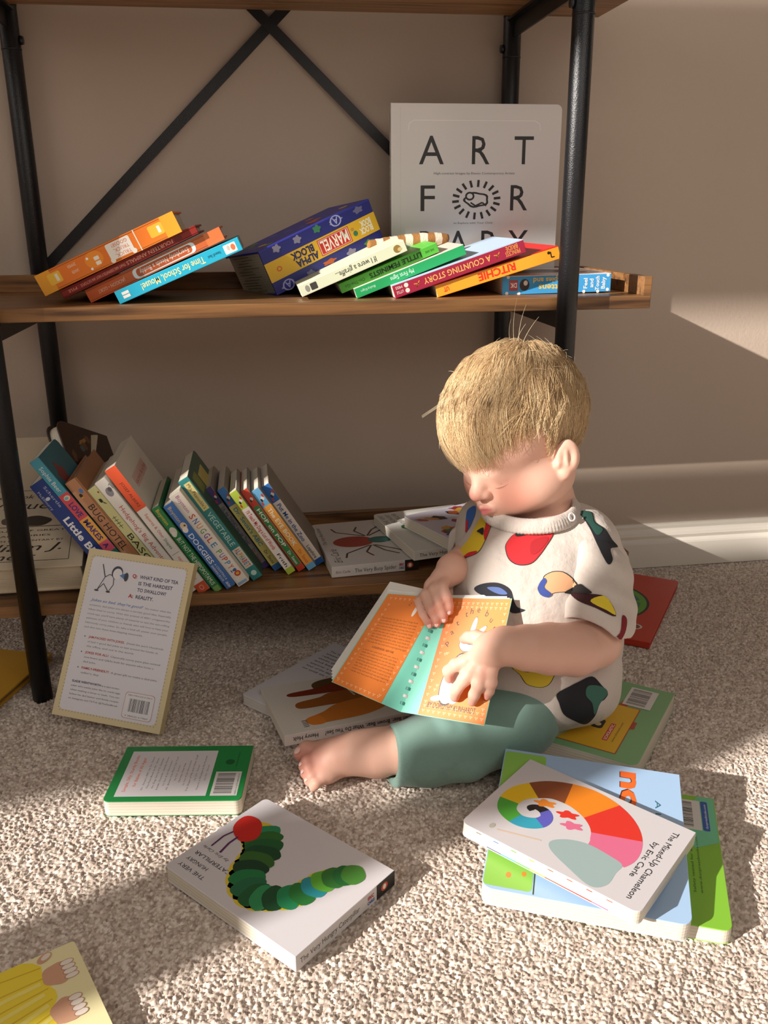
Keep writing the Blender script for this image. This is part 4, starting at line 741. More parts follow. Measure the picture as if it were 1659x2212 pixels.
o = from_bm('tail', bm, [mat('#9a6a38', .95, bump=(700, .8)), mat('#d9cdb8', .95, bump=(700, .8))])
toy = empty('striped_soft_toy', (.19, 1.24, .5012)); tag(toy, 'orange and cream striped furry toy tail showing behind the slumped books', 'soft toy'); o.parent = toy; o.matrix_parent_inverse = Matrix.Translation(-toy.location)
bm = bmesh.new()
bmesh.ops.create_uvsphere(bm, u_segments=28, v_segments=18, radius=1, matrix=Matrix.Translation((.155, 1.245, .5245)) @ Matrix.Diagonal((.052, .028, .0235, 1)))
for v in bm.verts: v.co += V(noise.noise_vector(v.co*120))*.0015
o = from_bm('body', bm, [mat('#9a6a38', .95, bump=(700, .8))], smooth=True); o.parent = toy; o.matrix_parent_inverse = Matrix.Translation(-toy.location)
# ---------------------------------------------------------------- toddler
class Field:
    def __init__(s, lo, hi, h):
        s.lo = np.array(lo, float); s.h = h; s.n = [int(math.ceil((b-a)/h))+1 for a, b in zip(lo, hi)]
        s.ax = [s.lo[i]+np.arange(s.n[i])*h for i in range(3)]; s.F = np.full(s.n, 0.05, np.float32)
    def block(s, lo, hi):
        sl_ = []
        for i in range(3):
            a = max(0, int((lo[i]-s.lo[i])/s.h)); b = min(s.n[i], int((hi[i]-s.lo[i])/s.h)+2)
            if b <= a: return None
            sl_.append(slice(a, b))
        return tuple(sl_), s.ax[0][sl_[0]][:, None, None], s.ax[1][sl_[1]][None, :, None], s.ax[2][sl_[2]][None, None, :]
    def mix(s, sl_, d, k, op):
        a = s.F[sl_]; d = d.astype(np.float32)
        if op == 'add':
            if k <= 0: s.F[sl_] = np.minimum(a, d); return
            h = np.clip(.5+.5*(d-a)/k, 0, 1); s.F[sl_] = d*(1-h)+a*h-k*h*(1-h)
        else:
            d = -d; h = np.clip(.5-.5*(d-a)/k, 0, 1) if k > 0 else (a > d)
            s.F[sl_] = d*(1-h)+a*h+(k*h*(1-h) if k > 0 else 0)
    def ell(s, c, r, R=None, k=.006, op='add'):
        c = np.array(c, float); r = np.array(r, float); m = r.max()+.012+k
        B = s.block(c-m, c+m)
        if B is None: return
        sl_, X, Y, Z = B; X, Y, Z = X-c[0], Y-c[1], Z-c[2]
        if R is None: a, b, e = X, Y, Z
        else: a, b, e = [R[i][0]*X+R[i][1]*Y+R[i][2]*Z for i in range(3)]
        k0 = np.sqrt((a/r[0])**2+(b/r[1])**2+(e/r[2])**2); k1 = np.sqrt((a/r[0]**2)**2+(b/r[1]**2)**2+(e/r[2]**2)**2)+1e-9
        s.mix(sl_, k0*(k0-1)/k1, k, op)
    def cap(s, p, q, r1, r2, k=.006, op='add'):
        p = np.array(p, float); q = np.array(q, float); m = max(r1, r2)+.012+k
        B = s.block(np.minimum(p, q)-m, np.maximum(p, q)+m)
        if B is None: return
        sl_, X, Y, Z = B; d = q-p; L2 = d@d
        t = np.clip(((X-p[0])*d[0]+(Y-p[1])*d[1]+(Z-p[2])*d[2])/L2, 0, 1)
        D = np.sqrt((X-p[0]-t*d[0])**2+(Y-p[1]-t*d[1])**2+(Z-p[2]-t*d[2])**2)-(r1+(r2-r1)*t)
        s.mix(sl_, D, k, op)
    def chain(s, pts, k=.006, op='add'):
        for (p, r1), (q, r2) in zip(pts[:-1], pts[1:]): s.cap(p, q, r1, r2, k, op)
    def plane(s, p, n, k=.002):   # keep the side n points to
        X, Y, Z = s.ax[0][:, None, None], s.ax[1][None, :, None], s.ax[2][None, None, :]
        d = ((X-p[0])*n[0]+(Y-p[1])*n[1]+(Z-p[2])*n[2])
        s.F = np.maximum(s.F, (-d).astype(np.float32))
    def mesh(s, name, color=None):
        F = s.F; I = F < 0; n = F.shape; c = tuple(x-1 for x in n)
        cnt = np.zeros(c, np.int8)
        offs = [(a, b, e) for a in (0, 1) for b in (0, 1) for e in (0, 1)]
        for a, b, e in offs: cnt += I[a:a+c[0], b:b+c[1], e:e+c[2]]
        act = (cnt > 0) & (cnt < 8); ijk = np.argwhere(act); idx = np.full(c, -1, np.int32); idx[act] = np.arange(len(ijk))
        pos = np.zeros((len(ijk), 3)); num = np.zeros(len(ijk))
        fv = {o: F[ijk[:, 0]+o[0], ijk[:, 1]+o[1], ijk[:, 2]+o[2]] for o in offs}
        for o in offs:
            for ax in range(3):
                if o[ax]: continue
                o2 = list(o); o2[ax] = 1; o2 = tuple(o2); fa, fb = fv[o], fv[o2]; cr = (fa < 0) != (fb < 0)
                t = np.where(cr, fa/np.where(fa == fb, 1, fa-fb), 0); P_ = np.repeat(np.array([o], float), len(ijk), 0); P_[:, ax] += t
                pos[cr] += P_[cr]; num[cr] += 1
        pos = s.lo+(ijk+pos/num[:, None])*s.h; Q = []
        for ax in range(3):
            b, e = [i for i in range(3) if i != ax]
            A_ = [slice(None)]*3; B_ = [slice(None)]*3; A_[ax] = slice(0, n[ax]-1); B_[ax] = slice(1, n[ax])
            dif = I[tuple(A_)] != I[tuple(B_)]; g = np.argwhere(dif); ok = (g[:, b] > 0) & (g[:, e] > 0) & (g[:, b] < n[b]-1) & (g[:, e] < n[e]-1); g = g[ok]
            ins = I[g[:, 0], g[:, 1], g[:, 2]]
            def id_(db, de): h_ = g.copy(); h_[:, b] -= db; h_[:, e] -= de; return idx[h_[:, 0], h_[:, 1], h_[:, 2]]
            q_ = np.stack([id_(1, 1), id_(0, 1), id_(0, 0), id_(1, 0)], -1)
            flip = ins if ax != 1 else ~ins
            q_[~flip] = q_[~flip][:, ::-1]; Q.append(q_)
        Q = np.vstack(Q)
        return pos, Q

phi, pit = math.radians(33), math.radians(16)
Hf = np.array([-math.cos(phi)*math.cos(pit), -math.sin(phi)*math.cos(pit), -math.sin(pit)])
Hl = np.array([math.sin(phi), -math.cos(phi), 0.]); Hu = np.cross(Hf, Hl); Hl, Hu = math.cos(.14)*Hl+math.sin(.14)*Hu, -math.sin(.14)*Hl+math.cos(.14)*Hu; HC = np.array([.2915, .9600, .3580]); HR = np.array([Hl, Hf, Hu])
def hp(l, f, u): return HC+Hl*l+Hf*f+Hu*u
def rotl(a, b, c):   # head axes turned by small angles about u, l, f
    m = np.array(Matrix.Rotation(a, 3, 'Z') @ Matrix.Rotation(b, 3, 'X') @ Matrix.Rotation(c, 3, 'Y')); return m.T @ HR
tphi = math.radians(45); Tf = np.array([-math.cos(tphi), -math.sin(tphi), 0]); Tl = np.array([math.sin(tphi), -math.cos(tphi), 0]); TR_ = np.array([Tl, Tf, [0, 0, 1]])

B = Field((.0, .745, -.004), (.46, 1.085, .475), .0016)
# head
B.ell(hp(0, -.005, .025), (.0700, .0880, .0780), HR, 0)
B.ell(hp(0, .032, .024), (.056, .048, .056), HR, .014)
B.ell(hp(0, .030, -.030), (.0480, .040, .042), HR, .014)
for s_ in (-1, 1): B.ell(hp(s_*.0275, .039, -.043), (.0240, .0250, .0240), HR, .014)
B.ell(hp(0, .034, -.056), (.040, .033, .024), HR, .014); B.ell(hp(0, .056, -.070), (.012, .011, .010), HR, .012)
B.ell(hp(0, .060, -.052), (.019, .016, .014), HR, .010)
for s_ in (-1, 1): B.ell(hp(s_*.042, .010, -.042), (.026, .038, .030), HR, .016)
B.cap(hp(0, .066, -.006), hp(0, .0775, -.028), .0060, .0080, .009); B.ell(hp(0, .0815, -.0325), (.0088, .0082, .0078), HR, .005)
for s_ in (-1, 1):
    B.ell(hp(s_*.0082, .0755, -.0355), (.0050, .0058, .0046), HR, .004)
    B.ell(hp(s_*.0038, .0800, -.0410), (.0019, .0030, .0018), HR, .0015, 'sub')
    B.ell(hp(s_*.0225, .0805, -.0050), (.0150, .0120, .0080), HR, .006, 'sub')
    B.ell(hp(s_*.0215, .0535, -.0165), (.0140, .0140, .0120), HR, .004)
    B.chain([(hp(s_*.0120, .0628, -.0225), .0010), (hp(s_*.0190, .0640, -.0252), .0012), (hp(s_*.0260, .0625, -.0240), .0012), (hp(s_*.0330, .0570, -.0200), .0010)], .0015, 'sub')
    B.cap(hp(s_*.012, .0655, .008), hp(s_*.030, .0585, .009), .0045, .004, .008)
    B.cap(hp(s_*.0005, .0795, -.0502), hp(s_*.0125, .0735, -.0525), .0030, .0018, .003)
    B.cap(hp(s_*.0005, .0775, -.0572), hp(s_*.0105, .0735, -.0555), .0036, .0022, .003)
    B.cap(hp(s_*.0002, .0835, -.0538), hp(s_*.0130, .0755, -.0538), .0010, .0008, .0012, 'sub')
    ER = rotl(s_*.62, .15, 0)
    B.ell(hp(s_*.0725, .004, -.018), (.0054, .0140, .0205), ER, .004)
    B.ell(hp(s_*.0690, .010, -.0350), (.0050, .0070, .0075), ER, .004)
    B.ell(hp(s_*.0775, .0080, -.017), (.0044, .0085, .0125), ER, .0020, 'sub')
    B.cap(hp(s_*.0745, .006, -.010), hp(s_*.0735, .008, -.025), .0022, .0022, .003)
    B.ell(hp(s_*.0670, .0155, -.022), (.0035, .0030, .0045), HR, .003)
B.chain([(hp(0, -.022, -.040), .036), ((.318, .958, .295), .036), ((.328, .958, .262), .043)], .016)
# trunk
B.chain([((.326, .952, .235), .045), ((.318, .940, .15), .066), ((.322, .938, .08), .068)], .02)
B.cap((.284, .995, .228), (.358, .912, .228), .026, .026, .02)
# left arm, hand resting on the front board
B.chain([((.360, .900, .225), .027), ((.366, .866, .170), .0290), ((.356, .844, .150), .0290), ((.326, .826, .152), .0290), ((.292, .812, .163), .0275), ((.264, .803, .171), .0240), ((.2395, .7995, .1770), .0195)], .003)
B.ell((.2395, .7995, .1770), (.0205, .0190, .0200), None, .005)
B.ell((.2225, .8085, .1650), (.0170, .0120, .0200), None, .010)
B.ell((.2290, .8060, .1690), (.0160, .0140, .0185), None, .008)
def finger(P_, r, k=.0030): B.chain(list(zip(P_, r)), k)
finger([(.2100, .8130, .1600), (.2030, .8140, .1547), (.1923, .8175, .1495), (.1859, .8250, .1386), (.1872, .8263, .1283)], (.0078, .0076, .0068, .0061, .0052))
finger([(.2150, .8090, .1560), (.2088, .8075, .1495), (.1992, .8075, .1368), (.1922, .8115, .1236), (.1907, .8136, .1129)], (.0080, .0078, .0070, .0062, .0053))
finger([(.2220, .8050, .1560), (.2164, .8020, .1476), (.2129, .7985, .1343), (.2089, .8012, .1211), (.2074, .8032, .1118)], (.0078, .0076, .0068, .0060, .0051))
finger([(.2290, .8030, .1560), (.2253, .7985, .1477), (.2255, .7960, .1369), (.2240, .7982, .1261), (.2230, .8005, .1187)], (.0072, .0068, .0061, .0054, .0046))
finger([(.2270, .8130, .1740), (.2249, .8190, .1740), (.2165, .8293, .1737), (.2104, .8375, .1703), (.2061, .8410, .1667)], (.0095, .0088, .0078, .0066, .0054))
# right arm, fingers over the top of the front board
B.chain([((.284, 1.0, .228), .024), ((.266, .990, .208), .023), ((.2380, .9560, .2130), .0205), ((.2070, .9080, .2215), .0168)], .005)
B.ell((.2060, .9040, .2220), (.0180, .0170, .0180), None, .005)
B.ell((.1935, .8960, .2150), (.0140, .0110, .0140), None, .006)
B.ell((.1825, .8910, .2080), (.0115, .0085, .0125), None, .005)
finger([(.1960, .8900, .2165), (.1892, .8781, .2141), (.1928, .8676, .2041), (.1945, .8652, .1962), (.1950, .8648, .1892)], (.0066, .0062, .0056, .0051, .0045), .0014)
finger([(.1890, .8900, .2140), (.1802, .8796, .2108), (.1843, .8660, .1977), (.1875, .8633, .1876), (.1885, .8629, .1811)], (.0066, .0063, .0057, .0051, .0045), .0014)
finger([(.1820, .8910, .2080), (.1716, .8832, .2032), (.1756, .8682, .1907), (.1800, .8641, .1817), (.1811, .8640, .1755)], (.0064, .0061, .0055, .0049, .0043), .0014)
finger([(.1770, .8930, .2020), (.1651, .8870, .1936), (.1674, .8738, .1842), (.1717, .8688, .1767), (.1735, .8672, .1729)], (.0060, .0056, .0050, .0045, .0040), .0014)
finger([(.1990, .9040, .2080), (.1990, .9020, .1940), (.1960, .8960, .1850)], (.0085, .0075, .0060))
# left foot and shin
B.chain([((.108, .842, .0345), .0245), ((.150, .840, .038), .029), ((.20, .840, .042), .033), ((.27, .86, .055), .042), ((.325, .915, .062), .05)], .010)
B.chain([((.108, .842, .0340), .0245), ((.088, .846, .0330), .0225), ((.066, .849, .0280), .0200), ((.050, .850, .0240), .0160)], .010)
B.ell((.112, .8470, .0220), (.0190, .0200, .0200), None, .010)
B.ell((.0530, .8610, .0280), (.0160, .0130, .0140), None, .008); B.ell((.0520, .8350, .0180), (.0160, .0130, .0120), None, .008)
finger([(.0440, .8630, .0300), (.0330, .8635, .0320), (.0265, .8630, .0275)], (.0098, .0092, .0086), .0025)
finger([(.0420, .8500, .0280), (.0335, .8475, .0275), (.0290, .8475, .0210)], (.0074, .0072, .0066), .0022)
finger([(.0430, .8415, .0250), (.0345, .8390, .0235), (.0302, .8390, .0170)], (.0070, .0068, .0062), .0022)
finger([(.0440, .8335, .0210), (.0370, .8310, .0190), (.0330, .8312, .0130)], (.0066, .0063, .0058), .0022)
finger([(.0470, .8265, .0160), (.0410, .8240, .0140), (.0375, .8245, .0095)], (.0062, .0058, .0053), .0022)
# folded right leg
B.chain([((.31, .975, .058), .05), ((.232, 1.005, .05), .038), ((.245, .955, .035), .026), ((.205, .915, .026), .020), ((.185, .900, .022), .014)], .010)
B.plane((0, 0, .0005), (0, 0, 1))
co_, q = B.mesh('body')
# skin tones that belong to the skin itself
def near(P_, r): return np.clip(1-np.linalg.norm(co_-np.array(P_), axis=1)/r, 0, 1)[:, None]
col = np.repeat(np.array([srgb('#e0b39f')]), len(co_), 0)
pink = np.array(srgb('#dd8e7a')); red = np.array(srgb('#cf7468')); lip = np.array(srgb('#c9666a')); blond = np.array(srgb('#cfa977'))
def blend(P_, r, c, amt):
    global col
    w_ = np.minimum(1, near(P_, r)*1.6)*amt; col = col*(1-w_)+c*w_
for s_ in (-1, 1): blend(hp(s_*.032, .058, -.040), .030, pink, .55)
blend(hp(0, .088, -.035), .013, red, .45)
for P_ in ((.1872, .8263, .1283), (.1907, .8136, .1129), (.2074, .8032, .1118), (.223, .8005, .1187), (.2061, .841, .1667), (.195, .8648, .1892), (.1885, .8629, .1811), (.1811, .864, .1755), (.1735, .8672, .1729)): blend(P_, .012, red, .5)
for P_ in ((.203, .812, .155), (.2088, .806, .1495), (.2164, .801, .1476), (.1907, .866, .202), (.1838, .865, .1965), (.1758, .866, .189)): blend(P_, .011, pink, .5)
blend((.035, .85, .02), .035, red, .55); blend((.07, .85, .03), .03, pink, .4)
L_ = (co_-HC) @ HR.T
lipm = (((L_[:, 0]/.0128)**2+((L_[:, 2]+.0538)/.0066)**2 < 1) & (L_[:, 1] > .070))
lw = np.clip(1.3-((L_[:, 0]/.0122)**2+((L_[:, 2]+.0540)/.0060)**2), 0, 1)*(L_[:, 1] > .068); lw = lw[:, None]*.85; col = col*(1-lw)+lip*lw
nn = (L_-np.array([0, -.005, .025]))/np.array([.0700, .0880, .0780]); sc = ((nn[:, 2] > .45-.0*nn[:, 1]) | ((nn[:, 1] < -.05) & (nn[:, 2] > -.45) & (np.abs(L_[:, 0]) < .0675))) & (L_[:, 2] > -.06)
sw = sc.astype(float)[:, None]*.6; col = col*(1-sw)+blond*sw
m_skin, nt, b = node_mat('fair_skin')
at = nt.nodes.new('ShaderNodeAttribute'); at.attribute_name = 'tint'; nt.links.new(at.outputs['Color'], b.inputs['Base Color'])
b.inputs['Roughness'].default_value = 0.5; b.inputs['Subsurface Weight'].default_value = 0.22; b.inputs['Subsurface Radius'].default_value = (1.0, .35, .2); b.inputs['Subsurface Scale'].default_value = .006
b.inputs['Specular IOR Level'].default_value = .35
mp = objcoord(nt, (1, 1, 1)); nz = nt.nodes.new('ShaderNodeTexNoise'); nz.inputs['Scale'].default_value = 900; nt.links.new(mp.outputs[0], nz.inputs['Vector']); bumpnode(nt, b, nz.outputs[0], .12, .0004)
toddler = empty('person', (.325, .93, 0))
tag(toddler, 'blond toddler sitting on the carpet looking down at an open orange book in both hands', 'person')
def T_(o): o.parent = toddler; o.matrix_parent_inverse = Matrix.Translation(-toddler.location); return o
body = T_(link('body', np_mesh('body', co_, q, col), [m_skin]))
sm = body.modifiers.new('smooth', 'SMOOTH'); sm.factor = .5; sm.iterations = 2

# nails
m_nail = mat('#f0c6ba', .25, name='nail')
def nail(c, n, r=.0042, a=0):
    c = V(c); n = V(n).normalized(); bm = bmesh.new()
    bmesh.ops.create_uvsphere(bm, u_segments=14, v_segments=8, radius=1); Z = n.to_track_quat('Z', 'Y').to_matrix().to_4x4()
    bmesh.ops.transform(bm, matrix=Matrix.Translation(c) @ Z @ Matrix.Diagonal((r*.8, r, r*.28, 1)), verts=bm.verts)
    o = T_(from_bm('nail', bm, [m_nail], smooth=True)); return o
for c in ((.1935, .8608, .1905), (.1875, .8588, .1825), (.1798, .8603, .1770), (.1722, .8640, .1742)): nail(c, (-.25, -.85, .45), .0030)
nail((.0225, .8585, .0345), (-.55, -.3, .8), .0048)
for c in ((.0250, .8450, .0262), (.0265, .8365, .0222), (.0300, .8285, .0172)): nail(c, (-.6, -.3, .7), .0030)

# closed-eye lashes and brows
m_hair, nt, b = node_mat('blond_hair')
at = nt.nodes.new('ShaderNodeAttribute'); at.attribute_name = 'tint'; nt.links.new(at.outputs['Color'], b.inputs['Base Color'])
b.inputs['Roughness'].default_value = .5; b.inputs['Specular IOR Level'].default_value = .35; b.inputs['Sheen Weight'].default_value = .1
def strands(name, paths, r0, r1, cols):
    """paths (n, m, 3) -> three-sided tapering strands"""
    n, m = paths.shape[:2]; d = np.gradient(paths, axis=1); d /= np.linalg.norm(d, axis=2, keepdims=True)+1e-9
    ref = np.zeros_like(d); ref[..., 0] = .3; ref[..., 1] = .5; ref[..., 2] = .81
    a = np.cross(d, ref); a /= np.linalg.norm(a, axis=2, keepdims=True)+1e-9; b_ = np.cross(d, a)
    rad = (r0+(r1-r0)*np.linspace(0, 1, m)**1.5)[None, :, None]
    V_ = np.stack([paths+rad*(a*math.cos(t)+b_*math.sin(t)) for t in (0, 2.094, 4.189)], 2)
    base = np.arange(n)[:, None, None]*m*3+np.arange(m-1)[None, :, None]*3; j = np.arange(3)[None, None, :]; j2 = (j+1) % 3
    Q = np.stack([base+j, base+j2, base+3+j2, base+3+j], -1).reshape(-1, 4)
    return np_mesh(name, V_.reshape(-1, 3), Q, np.repeat(cols, m*3, 0))
lp = []
for s_ in (-1, 1):
    for i in range(26):
        t = i/25; l0 = s_*(.0125+.019*t); f0 = .0635+.0018*math.sin(PI*t)-.0055*t*t; u0 = -.0228-.0024*math.sin(PI*t)+.0030*t
        p0 = hp(l0, f0-.001, u0); dr = Hf*.5-Hu*.75+Hl*s_*(t-.35)*.9; L = .0075+.0040*math.sin(PI*t)
        lp.append([p0+dr*L*s2_+Hu*L*.25*s2_*s2_ for s2_ in np.linspace(0, 1, 6)])
lp = np.array(lp); T_(link('eyelashes', strands('eyelashes', lp, .00036, .00013, np.repeat([srgb('#6e4a2e')], len(lp), 0)), [m_hair]))
lp = []
for s_ in (-1, 1):
    for i in range(60):
        t = rng.uniform(); p0 = hp(s_*(.011+.022*t), .0700-.010*t*t, .0035+.003*math.sin(PI*t)+rng.uniform(-.0012, .0012)); dr = Hl*s_*.9+Hf*(-.35)+Hu*.15
        lp.append([p0+dr*.004*k_ for k_ in np.linspace(0, 1, 4)])
lp = np.array(lp); T_(link('eyebrows', strands('eyebrows', lp, .00014, .00007, np.repeat([srgb('#d8b27c')], len(lp), 0)), [m_hair]))

# hair
hc = np.array([0, -.0045, .025]); hr = np.array([.0725, .0902, .0805]); CR = np.array([.10, -.45, .88]); CR /= np.linalg.norm(CR)
N = 50000; D = rng.normal(size=(N*3, 3)); D /= np.linalg.norm(D, axis=1, keepdims=True)
l_, f__, u_ = D.T
line_ = np.where(f__ > .25, .08+.50*np.clip((f__-.25)/.5, 0, 1), np.where(f__ > -.12, -.02-(.25-f__)*.25, -.10-.50*np.clip((-.12-f__)/.35, 0, 1)))
thin = (f__ > .05) & (l_ > .30) & (u_ < .50) & (rng.uniform(size=len(u_)) < .62)
D = D[(u_ > line_+rng.normal(0, .05, len(u_))) & ~thin][:N]; n = len(D)
m_ = 12
def nz3(P_, s_): return np.array([list(noise.noise_vector(V(p)*s_)) for p in P_])
fr = np.clip(D[:, 1]*.9+.35, 0, 1)
cl = nz3(D, 5.5); cl2 = nz3(D+3.1, 13)
Lh = (.028+.060*fr+.012*rng.uniform(-1, 1, n)+.018*cl[:, 1])*np.where(D[:, 2] < -.1, .55, 1.0)*np.where((np.abs(D[:, 0]) > .8) & (D[:, 1] > -.1), .75, 1)
tv = D*(D@CR)[:, None]-CR; tv /= np.linalg.norm(tv, axis=1, keepdims=True)+1e-6
lift = .010+.045*rng.uniform(0, 1, n)**1.5+.050*np.clip(cl2[:, 0], -.4, 1)+.04*np.clip(cl[:, 2], 0, 1)
rl = rng.normal(0, .07, n); p = D.copy(); t_ = tv+np.array([0, .55, 0])*np.clip(D[:, 2:3], 0, 1)+np.array([-.42, 0, 0])*np.clip(D[:, 1:2]+.1, 0, 1)+cl*.95+cl2*.30+rng.normal(0, .045, (n, 3))
paths = np.zeros((n, m_, 3)); prof = np.minimum(1, np.linspace(0, 1, m_)*3.2)*(1-.85*np.linspace(0, 1, m_)**2.5)
for i in range(m_):
    off = 1+lift[:, None]*prof[i]+(.012*rng.normal(size=(n, 1)) if i == m_-1 else 0)
    paths[:, i] = hc+p*hr*off
    t_ -= p*np.sum(t_*p, 1, keepdims=True); t_ /= np.linalg.norm(t_, axis=1, keepdims=True)+1e-6
    stop = (p[:, 2] < (-.30+.42*np.clip(p[:, 0], 0, 1)+.34*cl[:, 1]+.20*cl2[:, 2]+1.1*rl)) & (p[:, 1] > .30)
    st = (Lh/m_/.075)[:, None]*np.where(stop, .12, 1)[:, None]
    p = p+t_*st; p /= np.linalg.norm(p, axis=1, keepdims=True)
    t_ = t_+np.array([0, 0, -.10])+cl2*.16
ear = lambda q_: np.exp(-(((np.abs(q_[..., 0])-.071)/.02)**2+((q_[..., 1]-.006)/.018)**2+((q_[..., 2]+.022)/.020)**2))
keep = (ear(paths[:, -1]) < .45) & (ear(paths[:, -4]) < .6); paths = paths[keep]; cl = cl[keep]; cl2 = cl2[keep]; D = D[keep]; n = len(paths)
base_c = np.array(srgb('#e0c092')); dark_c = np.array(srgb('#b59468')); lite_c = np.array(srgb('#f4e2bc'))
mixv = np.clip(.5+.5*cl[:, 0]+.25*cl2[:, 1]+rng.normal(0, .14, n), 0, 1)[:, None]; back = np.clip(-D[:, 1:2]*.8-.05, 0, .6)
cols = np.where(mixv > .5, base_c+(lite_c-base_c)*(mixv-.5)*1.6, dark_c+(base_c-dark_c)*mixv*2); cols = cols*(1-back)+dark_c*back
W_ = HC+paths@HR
# loose strands that stand away from the head
fl = []
for i in range(90):
    d = rng.normal(size=3); d[2] = abs(d[2])*.9; d[1] -= .5; d /= np.linalg.norm(d); tt = np.cross(d, rng.normal(size=3)); tt /= np.linalg.norm(tt); Lf = rng.uniform(.008, .022)
    fl.append([hc+d*hr*1.03+(tt*s_*.9+d*(s_*.55-s_*s_*.25))*Lf for s_ in np.linspace(0, 1, m_)])
for sx, Lf, v in ((0, .052, (-.1, -.25, 1.0)), (.3, .045, (.15, -.1, 1.0)), (-.2, .030, (-.4, -.2, 1.0)), (.5, .03, (.5, -.2, 1.0)), (.1, .025, (.3, 0, 1.))):
    v = np.array(v); fl.append([hc+CR*hr*1.02+np.array([sx*.02, .02, 0])+v*Lf*s_+np.array([.01, -.006, 0])*s_*s_ for s_ in np.linspace(0, 1, m_)])
fl = HC+np.array(fl)@HR
st_ = np.array([.206, .915, .416]); ex = [st_+np.array([-.034, -.004, -.020])*s_*(1+0*k_)+np.array([0, .002, .0006])*k_ for k_ in range(3) for s_ in np.linspace(0, 1, m_)]
fl = np.vstack([fl, np.array(ex).reshape(3, m_, 3)])
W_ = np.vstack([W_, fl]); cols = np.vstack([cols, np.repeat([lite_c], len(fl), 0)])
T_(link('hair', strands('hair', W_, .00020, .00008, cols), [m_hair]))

# leggings
G = Field((.095, .74, -.003), (.44, 1.075, .135), .0018)
G.chain([((.118, .8325, .0335), .0345), ((.165, .8310, .0390), .0375), ((.205, .8330, .0435), .0405), ((.268, .855, .0540), .047), ((.325, .912, .055), .052)], .012)
G.ell((.318, .938, .050), (.074, .074, .048), TR_, .02)
G.chain([((.31, .975, .058), .056), ((.232, 1.005, .05), .043), ((.243, .955, .038), .032)], .012)
G.chain([((.172, .870, .060), .006), ((.176, .845, .0745), .007), ((.185, .815, .072), .005)], .010); G.chain([((.188, .872, .064), .005), ((.193, .848, .080), .0065), ((.203, .818, .076), .004)], .010)
X, Y, Z = G.ax[0][:, None, None], G.ax[1][None, :, None], G.ax[2][None, None, :]
G.F += (.0011*np.sin(95*X+40*Y+2.5*np.sin(60*Z))*np.exp(-((X-.185)/.05)**2)+.0009*np.sin(120*(X*.6+Y)+3*np.sin(30*Z))).astype(np.float32)
G.cap((.09, .842, .034), (.135, .840, .036), .0275, .030, .002, 'sub')
G.plane((.1225, .840, .03), (1, .17, -.08)); G.plane((0, 0, .0005), (0, 0, 1))
co_, q = G.mesh('leggings')
m_leg, nt, b = node_mat('teal_knit')
b.inputs['Base Color'].default_value = (*srgb('#78998f'), 1); b.inputs['Roughness'].default_value = .9; b.inputs['Sheen Weight'].default_value = .25
mp = objcoord(nt, (1, 1, 1)); wv = nt.nodes.new('ShaderNodeTexWave'); wv.inputs['Scale'].default_value = 330; wv.inputs['Distortion'].default_value = 3; wv.bands_direction = 'DIAGONAL'
nz = nt.nodes.new('ShaderNodeTexNoise'); nz.inputs['Scale'].default_value = 800; nt.links.new(mp.outputs[0], wv.inputs['Vector']); nt.links.new(mp.outputs[0], nz.inputs['Vector'])
mx = nt.nodes.new('ShaderNodeMath'); mx.operation = 'ADD'; nt.links.new(wv.outputs[0], mx.inputs[0]); nt.links.new(nz.outputs[0], mx.inputs[1]); bumpnode(nt, b, mx.outputs[0], .35, .0005)
lg = T_(link('leggings', np_mesh('leggings', co_, q), [m_leg])); lg.modifiers.new('smooth', 'SMOOTH').iterations = 3

# shirt
S_ = Field((.175, .775, .012), (.475, 1.07, .320), .0018)
S_.ell((.315, .945, .195), (.096, .098, .086), TR_, 0)
S_.ell((.310, .938, .115), (.102, .110, .096), TR_, .03)
S_.cap((.270, 1.0, .238), (.365, .915, .238), .037, .037, .025)
S_.ell((.325, .900, .076), (.082, .076, .052), TR_, .03)
S_.ell((.262, .915, .190), (.050, .050, .062), None, .03)
S_.chain([((.366, .940, .243), .026), ((.398, .945, .190), .028), ((.390, .940, .07), .030)], .03)
X, Y, Z = S_.ax[0][:, None, None], S_.ax[1][None, :, None], S_.ax[2][None, None, :]
wr = .0034*np.sin(70*(X*.5+Z*.75)+4*np.sin(22*Y+9*X)+1.0)*np.exp(-(((X-.35)/.09)**2+((Z-.17)/.09)**2))
wr = wr+.0028*np.sin(48*(X-Y*.3)+5*np.sin(20*Z))*np.exp(-((Z-.08)/.07)**2)+.0012*np.sin(130*(Z-X*.5)+3*np.sin(50*Y))*np.exp(-(((X-.37)/.04)**2+((Y-.84)/.05)**2))
S_.F += wr.astype(np.float32)
S_.cap((.314, .938, .262), (.300, .930, .34), .044, .046, .004, 'sub')
S_.ell((.305, .935, .306), (.050, .048, .030), TR_, .004, 'sub')
S_.plane((.30, .90, .024), (-.05, .10, 1))
S_.plane((.255, .83, .075), (.75, -.1, .8))
co_, q = S_.mesh('shirt')
m_shirt, nt, b = node_mat('cream_cotton')
b.inputs['Base Color'].default_value = (*srgb('#cabfb6'), 1); b.inputs['Roughness'].default_value = .85; b.inputs['Sheen Weight'].default_value = .2
mp = objcoord(nt, (1, 1, 1)); nz = nt.nodes.new('ShaderNodeTexNoise'); nz.inputs['Scale'].default_value = 45; nz.inputs['Detail'].default_value = 5; nt.links.new(mp.outputs[0], nz.inputs['Vector']); bumpnode(nt, b, nz.outputs[0], .6, .006)
shirt = T_(link('shirt', np_mesh('shirt', co_, q), [m_shirt])); shirt.modifiers.new('smooth', 'SMOOTH').iterations = 3
